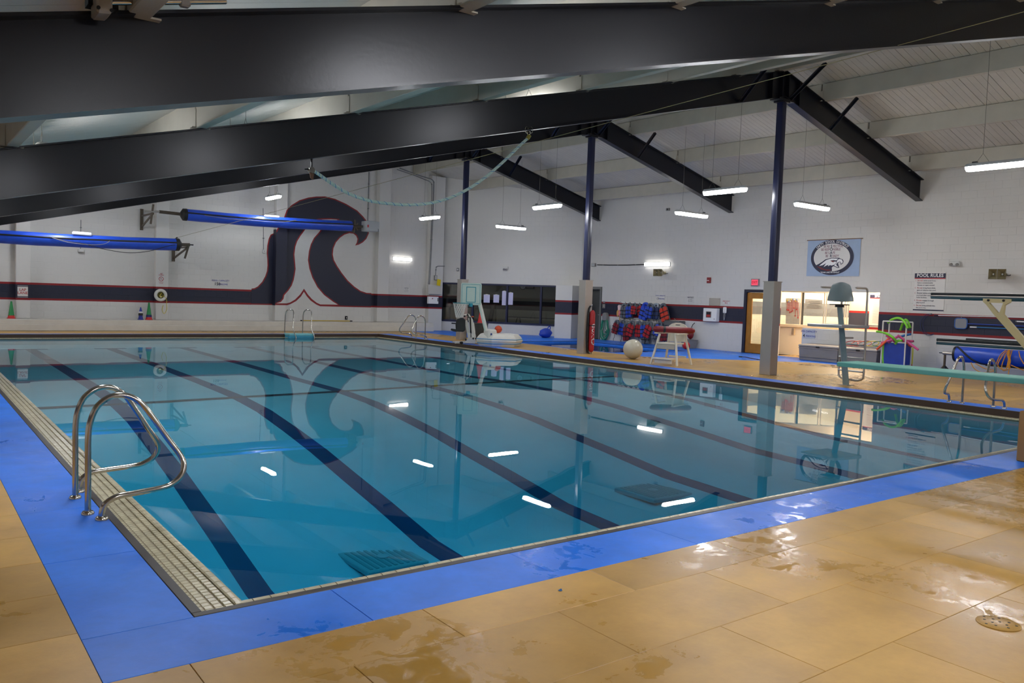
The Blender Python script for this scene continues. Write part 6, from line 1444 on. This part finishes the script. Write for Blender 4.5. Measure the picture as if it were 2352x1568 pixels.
# cover reel on the right deck
XB = 20.75; y0 = float(onx((2196, 800), XB)[1]); zc = float(onx((2210, 811), XB)[2])-.02; zc = .535; rr = .20; y1 = y0-6.5
t = thing('cover_reel', 'blue rolled pool cover on a steel reel along the right wall', 'reel', (XB, y0, 0))
m = M(); m.lathe([(rr*.93, 0), (rr, -.03), (rr*1.01, -1.5), (rr*.99, -3.2), (rr*1.0, -6.5)], (0, 0, zc), 30, axis='y'); m.build('rolled_cover', m_bluevinyl, t, smooth=1)
m = M(); m.lathe([(rr*1.02, .005), (rr*1.025, -.05)], (0, 0, zc), 30, axis='y'); m.build('end_band', m_black, t, smooth=.6)
m = M(); m.tube([(0, .32, zc), (0, -.01, zc)], .045, 14); m.build('shaft', m_ss, t, smooth=1); m = M(); m.tube([(0, .42, zc), (0, .3, zc)], .012, 8); m.build('axle_pin', m_blackm, t)
m_cast = mat('dark_bronze_cast', (88, 78, 66), .45, .4, var=.1)
m = M(); m.bar((0, .27, zc-.02), (0, .27, .17), .05, .05); m.build('stand_post', m_cast, t, bevel=.01)
m = M(); m.bar((0, .27, .20), (-.28, .27, .06), .05, .05, up=(0, 1, 0)); m.bar((0, .27, .20), (.28, .27, .06), .05, .05, up=(0, 1, 0)); m.bar((-.02, .27, .12), (-.02, .0, .06), .05, .05); m.bar((0, .27, .12), (0, .52, .06), .05, .05); m.build('stand_foot', m_cast, t, bevel=.01)
for x, y in ((-.28, .27), (.28, .27), (0, .52), (-.02, 0)):
    m = M(); m.cyl((x-.02, y, .045), (x+.02, y, .045), .045, 14); m.build('caster', m_black, t, smooth=.6)
m = M(); pts = []
for i in range(14):
    a = PI*.15+PI*.95*i/13; pts.append((-(rr+.008)*math.sin(a), -.08-.75*i/13, zc+(rr+.008)*math.cos(a)))
m.tube(pts, .022, 8); m.build('black_strap', m_black, t, smooth=1)
m = M(); m.bb((-.05, -6.4, zc-rr-.045), (.01, -.75, zc-rr+.005)); m.build('cover_edge', m_black, t, bevel=.01)
# orange rope on the reel
m_or = mat('orange_rope', (214, 146, 40), .7, var=.1, scale=30, bump=.4, bscale=200)
XO = XB-rr-.06
t = thing('orange_rope', 'hank of orange rope tied on the blue cover roll', 'rope', onx((2318, 830), XO)); oo = t.location
def orope(q, r=.011, nm='rope_loop'):
    P = smooth_pts([tuple(onx(p, XO-.02*random.random())) for p in q], 5); P = [(a, b, max(.02, c)) for a, b, c in P]; m = M(oo); m.tube(P, r, 6); m.build(nm, m_or, t, smooth=1)
orope([(2318, 804), (2306, 812), (2292, 836), (2298, 846), (2310, 848), (2314, 836), (2320, 806)]); orope([(2319, 803), (2310, 815), (2301, 840), (2305, 851), (2316, 848)]); orope([(2312, 803), (2298, 815), (2287, 838)])
orope([(2325, 803), (2320, 822), (2318, 845), (2316, 860)]); orope([(2340, 806), (2343, 820), (2352, 836)]); orope([(2230, 832), (2238, 846), (2256, 855), (2285, 852)]); orope([(2240, 834), (2262, 846), (2284, 850)])
orope([(2318, 803), (2316, 815), (2319, 828), (2317, 840), (2319, 846)], .028, 'wrapped_hank'); orope([(2322, 838), (2340, 846), (2352, 850)])
# hose on the far right deck
pts = [tuple(onz((x, y))+np.array((0, 0, .012))) for x, y in ((1697, 820), (1712, 820.5), (1728, 824), (1748, 827))]; t = thing('floor_cable', 'thin dark cable lying on the blue deck left of the nearest column', 'cable', pts[0]); m = M(pts[0]); m.tube(smooth_pts(pts, 5), .012, 6); m.build('cord', mat('dark_red_cord', (74, 30, 40), .5), t, smooth=1); m = M(pts[0]); m.tube([pts[0], tuple(np.array(pts[0])+(np.array(pts[1])-np.array(pts[0]))*.5)], .022, 8); m.build('plug', m_black, t, smooth=1)

# ================================================================== FAR WALL REELS, BUOY, CONES
def tarp_reel(y, p0, p1, r, label, kind):
    a = ony(p0, y); b = ony(p1, y); t = thing('cover_reel', label, 'reel', a, 0, 'blue cover reels hung before the far wall'); d = b-a; ln = np.linalg.norm(d); u = d/ln; up = np.cross(u, (0, 1, 0)); up = up/np.linalg.norm(up)*(1 if np.cross(u, (0, 1, 0))[2] > 0 else -1); fr_ = np.array((0, -1., 0))
    m = M(a); n = 14; rad = [r*(1+.03*math.sin(i*1.7)) for i in range(n)]; 
    m.tube([a+d*(i/(n-1))-np.array((0, 0, .05*math.sin(PI*i/(n-1)))) for i in range(n)], rad, 22); m.build('rolled_cover', m_bluevinyl, t, smooth=1)
    m = M(a); pts = [a+d*(i/(n-1))-np.array((0, 0, .05*math.sin(PI*i/(n-1))))+fr_*(r*.93)+up*(r*.28) for i in range(n)]; m.tube(pts, r*.14, 8); m.build('black_edge', m_black, t, smooth=1)
    k = 1 if kind == 'right' else -1
    e = b if kind == 'right' else a
    m = M(a); m.tube([e-u*k*.02, e+u*k*.10, e+u*k*.18], [r*1.06, r*1.04, r*.45], 22); m.build('end_cap', m_black, t, smooth=.8)
    return t, a, b, u, up
RY = 25.55
t, a, b, u, up = tarp_reel(RY-.3, (-150, 533), (404, 561.5), .205, 'long blue cover reel hung lower left before the far wall', 'right')
sh = ony((436, 562), RY-.3); m = M(a); m.tube([b, sh], .055, 12); m.build('shaft', m_cast, t, smooth=1); m = M(a); m.tube([sh, sh+u*.12], .02, 8); m.build('axle_pin', m_blackm, t)
def wall_arm(t, o_, p, z0, z1, mt=m_cast):
    m = M(o_); m.bar((p[0], YF-.01, z0), (p[0], p[1], z1), .05, .05); m.bar((p[0], YF-.01, z1), (p[0], p[1], z1), .05, .05); m.bar((p[0], YF-.03, z0-.1), (p[0], YF-.03, z1+.25), .10, .05, up=(0, 1, 0)); m.build('wall_bracket', mt, t)
pz = sh+np.array((-.05, 0, 0)); wall_arm(t, a, pz, pz[2]-.45, pz[2]-.08)
m = M(a); m.bar(tuple(pz-np.array((0, .02, .06))), tuple(pz+np.array((-.10, .05, -.48))), .06, .04, up=(0, 1, 0)); m.build('hanger_leg', m_cast, t)
m = M(a); q = [ony(p, RY-.55) for p in ((118, 545), (150, 553), (195, 560), (230, 570), (290, 580), (340, 577), (385, 565), (403, 562))]; m.tube(smooth_pts(q, 5), .011, 6); m.build('hanging_cord', m_black, t, smooth=1)
m = M(a); q = [ony(p, RY-.56) for p in ((120, 546), (160, 557), (210, 562), (240, 560), (252, 553))]; m.tube(smooth_pts(q, 5), .009, 6); m.build('pale_cord', m_grey, t, smooth=1)
m = M(a); A_, B_ = ony((167, 537), RY-.52), ony((212, 540.5), RY-.52); m.bar(tuple(A_+np.array((0, .105, .035))), tuple(B_+np.array((0, .105, .035))), .11, .12, up=(0, 1, 0)); m.build('white_label', m_print, t, bevel=.03)
RY2 = 25.8
t, a, b, u, up = tarp_reel(RY2-.3, (427, 493), (806, 519), .20, 'long blue cover reel hung in front of the painted wave', 'left')
s0_, s1_ = ony((410, 490.5), RY2-.3), ony((366, 486), RY2-.3); m = M(a); m.tube([a, s1_], .055, 12); m.build('shaft', m_cast, t, smooth=1); m = M(a); m.tube([s1_, ony((334, 486), RY2-.3)], .035, 10); m.build('bright_axle', m_ss, t, smooth=1)
pz = ony((352, 486), RY2-.3); wall_arm(t, a, pz, pz[2]-.45, pz[2]-.05)
m = M(a); m.bar(tuple(pz+np.array((0, 0, .25))), tuple(pz+np.array((-.08, .0, -.42))), .06, .05, up=(0, 1, 0)); m.build('hanger_leg', m_cast, t)
e = ony((815, 520), RY2-.3)
for dx, dz in ((-.02, .26), (-.06, -.26), (.12, .14), (.12, -.14)):
    m = M(a); m.bar(tuple(e), tuple(e+np.array((dx, -.02, dz))), .05, .04, up=(0, 1, 0)); m.build('reel_spoke', m_cast, t)
m = M(a); m.tube([b, ony((832, 520), RY2-.3)], .05, 12); m.build('shaft', m_cast, t, smooth=1)
m = M(a); q = [ony(p, RY2-.53) for p in ((470, 494), (520, 502), (575, 506), (640, 510), (680, 506))]; m.tube(smooth_pts(q, 5), .010, 6); m.build('hanging_cord', m_grey, t, smooth=1)
m = M(a); A_, B_ = ony((609, 497), RY2-.5), ony((644, 499.5), RY2-.5); m.bar(tuple(A_+np.array((0, .12, .025))), tuple(B_+np.array((0, .12, .025))), .09, .12, up=(0, 1, 0)); m.build('white_label', m_print, t, bevel=.03)
t, w_, h_ = wbx('reel_motor_box', 'grey motor box numbered 2 at the right end of the reel before the wave', 'box', 830, 508, 858, 533.5, .5, mat('light_grey_enamel', (168, 172, 174), .4), wall=RY2-.15, bevel=.012)
flat(t, 'red_switch', -w_*.48, -w_*.36, -.06, .04, -.5, m_inkr, .006); m = M(); text(m, '2', .12, w_*.40, -h_*.36, y=-.505, bold=.02); m.build('lettering', m_inkk, t)
m = M(); m.bb((-.08, 0, -.08), (.08, YF-RY2+.14, .08)); m.build('wall_mount', m_cast, t)
# ring buoy
p = ony((369, 677.5), YF-.36); t = thing('ring_buoy', 'white ring buoy hanging on a pilaster, yellow rope inside it', 'buoy', p)
m = M(); m.tube([(.17*math.cos(a), 0, .17*math.sin(a)) for a in [2*PI*i/36 for i in range(36)]], .055, 14, closed=True); m.build('ring', mat('white_buoy_vinyl', (214, 214, 206), .4), t, smooth=1.4)
m = M(); m.cyl((0, .04, 0), (0, .055, 0), .13, 20); m.build('rope_bag', mat('olive_cloth', (96, 92, 30), .7), t)
m = M(); m.tube(smooth_pts([(.02, -.02, .06), (-.04, -.03, -.04), (.05, -.03, -.06), (.10, -.04, -.02), (.19, -.05, -.16), (.20, -.03, -.32), (.21, -.02, -.50), (.12, -.02, -.66), (.05, -.02, -.52), (.09, -.02, -.36)], 5), .010, 6); m.build('yellow_rope', mat('yellow_rope', (206, 190, 60), .7), t, smooth=1)
m = M(); m.sphere((0, -.03, -.06), .035, 12, 8); m.build('float_knob', mat('pale_yellow_float', (232, 226, 160), .5), t, smooth=1)
# cones on the bench
BZ = .366
def cone(px, y, secs, label):
    x = float(ony((px, 730), y)[0]); t = thing('marker_cones', label, 'cone', (x, y, BZ), 0, 'stacked marker cones on the bench')
    for nm, prof, mt in secs:
        m = M(); m.lathe(prof, seg=20); m.build(nm, mt, t, smooth=.7)
mg = mat('green_cone_plastic', (20, 132, 66), .4, var=.04); mrd = mat('red_cone_plastic', (206, 38, 36)); mbl = mat('blue_cone_plastic', (36, 52, 150), .4)
cone(26, 26.8, [('red_cone', [(.13, 0), (.13, .02), (.105, .025), (.09, .11)], mrd), ('green_cone', [(.10, .10), (.085, .12), (.025, .555), (.006, .56)], mg)], 'green cone stacked on a red one at the left end of the bench')
cone(342, 26.75, [('red_cone', [(.13, 0), (.13, .02), (.105, .025), (.095, .10)], mrd), ('blue_cone', [(.098, .095), (.09, .18)], mat('dark_blue_cone', (32, 34, 96), .4)), ('green_cone', [(.09, .175), (.08, .19), (.025, .61), (.006, .615)], mg)], 'green cone on blue and red ones beside the ring buoy pilaster')
cone(323, 26.8, [('lower_cone', [(.10, 0), (.10, .02), (.08, .025), (.06, .16)], mbl), ('striped_collar', [(.075, .15), (.08, .17), (.07, .20), (.075, .23)], m_black), ('middle_band', [(.07, .225), (.08, .25), (.055, .29)], m_white), ('upper_cone', [(.055, .285), (.015, .44), (.005, .445)], mbl)], 'small blue cones with striped bands stacked left of the green cone')
a, b = ony((690, 735), 26.95), ony((809, 737), 26.95); z = BZ+.02; a[2] = b[2] = z; t = thing('yellow_pole', 'yellow pole with black ends lying on the bench behind the far steps', 'pole', a); m = M(a); m.tube([a, b], .018, 8); m.build('shaft', mat('yellow_pole_paint', (206, 170, 40), .4), t, smooth=1)
for p, q in ((a, a+(b-a)*.05), (b-(b-a)*.05, b)):
    m = M(a); m.tube([p, q], .022, 8); m.build('end_grip', m_black, t, smooth=1)

# ================================================================== OVERHEAD ROPE, CABLE, MOTOR
RYY = BEAM_Y[2]-.02
q = [(718, 391), (735, 402), (760, 420), (800, 444), (850, 461), (900, 468), (950, 470), (1000, 464), (1050, 447), (1100, 418), (1150, 377), (1190, 338), (1214, 316)]
P = smooth_pts([tuple(ony(p, RYY)) for p in q], 5); t = thing('overhead_rope', 'thick pale green rope sagging under the roof beam between two pulleys', 'rope', P[0]); m = M(P[0])
m.tube(P, .024, 10); m.build('rope', m_rope, t, smooth=1)
m = M(P[0])       # blue yarn wound on it
W_ = []
for i in range(len(P)-1):
    a, b = np.array(P[i]), np.array(P[i+1]); dd = (b-a)/np.linalg.norm(b-a); v1 = np.array((0, 1., 0)); v2 = np.cross(dd, v1)
    for k in range(4):
        f = k/4; an = (i*4+k)*.9; W_.append(tuple(a+(b-a)*f+(v1*math.cos(an)+v2*math.sin(an))*.022))
m.tube(W_, .006, 5); m.build('blue_yarn', m_ropeblue, t, smooth=1)
e0, e1 = np.array(P[0]), np.array(P[-1])
m = M(P[0]); m.cyl(tuple(e0+np.array((-.02, -.03, .0))), tuple(e0+np.array((-.02, .03, 0))), .045, 18); m.build('pulley_wheel', m_chrome, t, smooth=.6)
m = M(P[0]); zb0 = zbeam(float(e0[0]), RYY); m.bar(tuple(e0+np.array((-.02, .0, 0))), (float(e0[0])-.02, RYY, zb0), .03, .02); m.bar(tuple(e0+np.array((-.12, 0, .0))), tuple(e0+np.array((.0, 0, .02))), .02, .02); m.build('hanger', m_blackm, t)
m = M(P[0]); m.prism([(-.05, -.03), (.02, -.05), (.01, -.14), (-.03, -.12)], lambda a, b, c: tuple(e0+np.array((a, c, b))), -.01, .01); m.build('brown_tag', mat('brown_leather', (96, 62, 40), .6), t)
for k, (dx, dz) in enumerate(((.0, .10), (.05, .14), (-.05, .13))):
    m = M(P[0]); m.tube([(e1+np.array((dx+.035*math.cos(a), 0, dz+.05*math.sin(a)))).tolist() for a in [2*PI*i/14 for i in range(14)]], .008, 6, closed=True); m.build('shackle', m_chrome, t, smooth=1)
m = M(P[0]); m.bar(tuple(e1+np.array((0, 0, .17))), (float(e1[0])+.03, RYY, zbeam(float(e1[0]), RYY)), .06, .05); m.build('hanger', m_blackm, t); m = M(P[0]); m.tube([e1-np.array((.03, 0, .03)), e1+np.array((.02, 0, .04))], .034, 10); m.build('yellow_whipping', mat('yellow_black_tape', (120, 110, 30), .6), t, smooth=1)
a = ony((405, 546), YF-.35); 
def catenary(t0, t1, sag, n=24): return [tuple(np.array(t0)*(1-i/n)+np.array(t1)*(i/n)-np.array((0, 0, sag*4*(i/n)*(1-i/n)))) for i in range(n+1)]
b = onz((2352, 27), 4.75)
t = thing('overhead_cable', 'thin pale cable stretched across the hall from the left reel to the upper right', 'cable', a); m = M(a); m.tube(catenary(a, b+(b-a)*.12, .0), .0045, 6); m.build('wire', mat('pale_cable', (150, 140, 100), .5), t); m = M(a); m.tube([a, a+(b-a)*.004], .02, 6); m.build('end_clip', m_blackm, t)
# motor box and shaft on the nearest beam (top left)
yb_ = 1.05-.16; c = ony((230, 8), yb_); t = thing('beam_motor', 'pale motor box with a bright shaft on top of the nearest roof beam', 'motor', c)
w2 = float(ony((250, 8), yb_)[0]-ony((209, 8), yb_)[0])
m = M(); m.prism([(-w2/2, .22), (-w2*.42, -.085), (w2*.46, -.075), (w2/2, .22)], lambda x, z, y: (x, y, z), -.12, .05); m.build('housing', mat('pale_enamel', (150, 144, 136), .5, var=.05), t, bevel=.012)
for x in (-w2*.34, w2*.40):
    m = M(); m.cyl((x, -.12, -.06), (x, -.128, -.06), .010, 10); m.build('screw', m_blackm, t)
m = M(); m.tube([(w2/2, -.03, .01), (w2/2+.62, -.03, .01+.155)], .018, 10); m.build('shaft', m_chrome, t, smooth=1); m = M(); m.bb((w2/2+.36, -.05, .075), (w2/2+.42, .0, .125)); m.build('coupling', m_grey, t, bevel=.01)
m = M(); m.bb((-w2*.7, -.02, -.02), (w2*1.0, .08, .03)); m.build('mount_plate', m_blackm, t)
# scrap on the deck
p = onz((1287, 1356)); t = thing('blue_scrap', 'tiny blue scrap lying on the tan deck near the blue strip', 'scrap', p); m = M(); m.lathe([(.011, 0), (.012, .003), (.006, .006), (.001, .006)], seg=8); m.build('scrap_body', mat('blue_scrap', (30, 90, 150), .5), t); m = M(); m.box((.006, .003, .006), (.01, .006, .004)); m.build('curl', mat('blue_scrap', (30, 90, 150)), t)
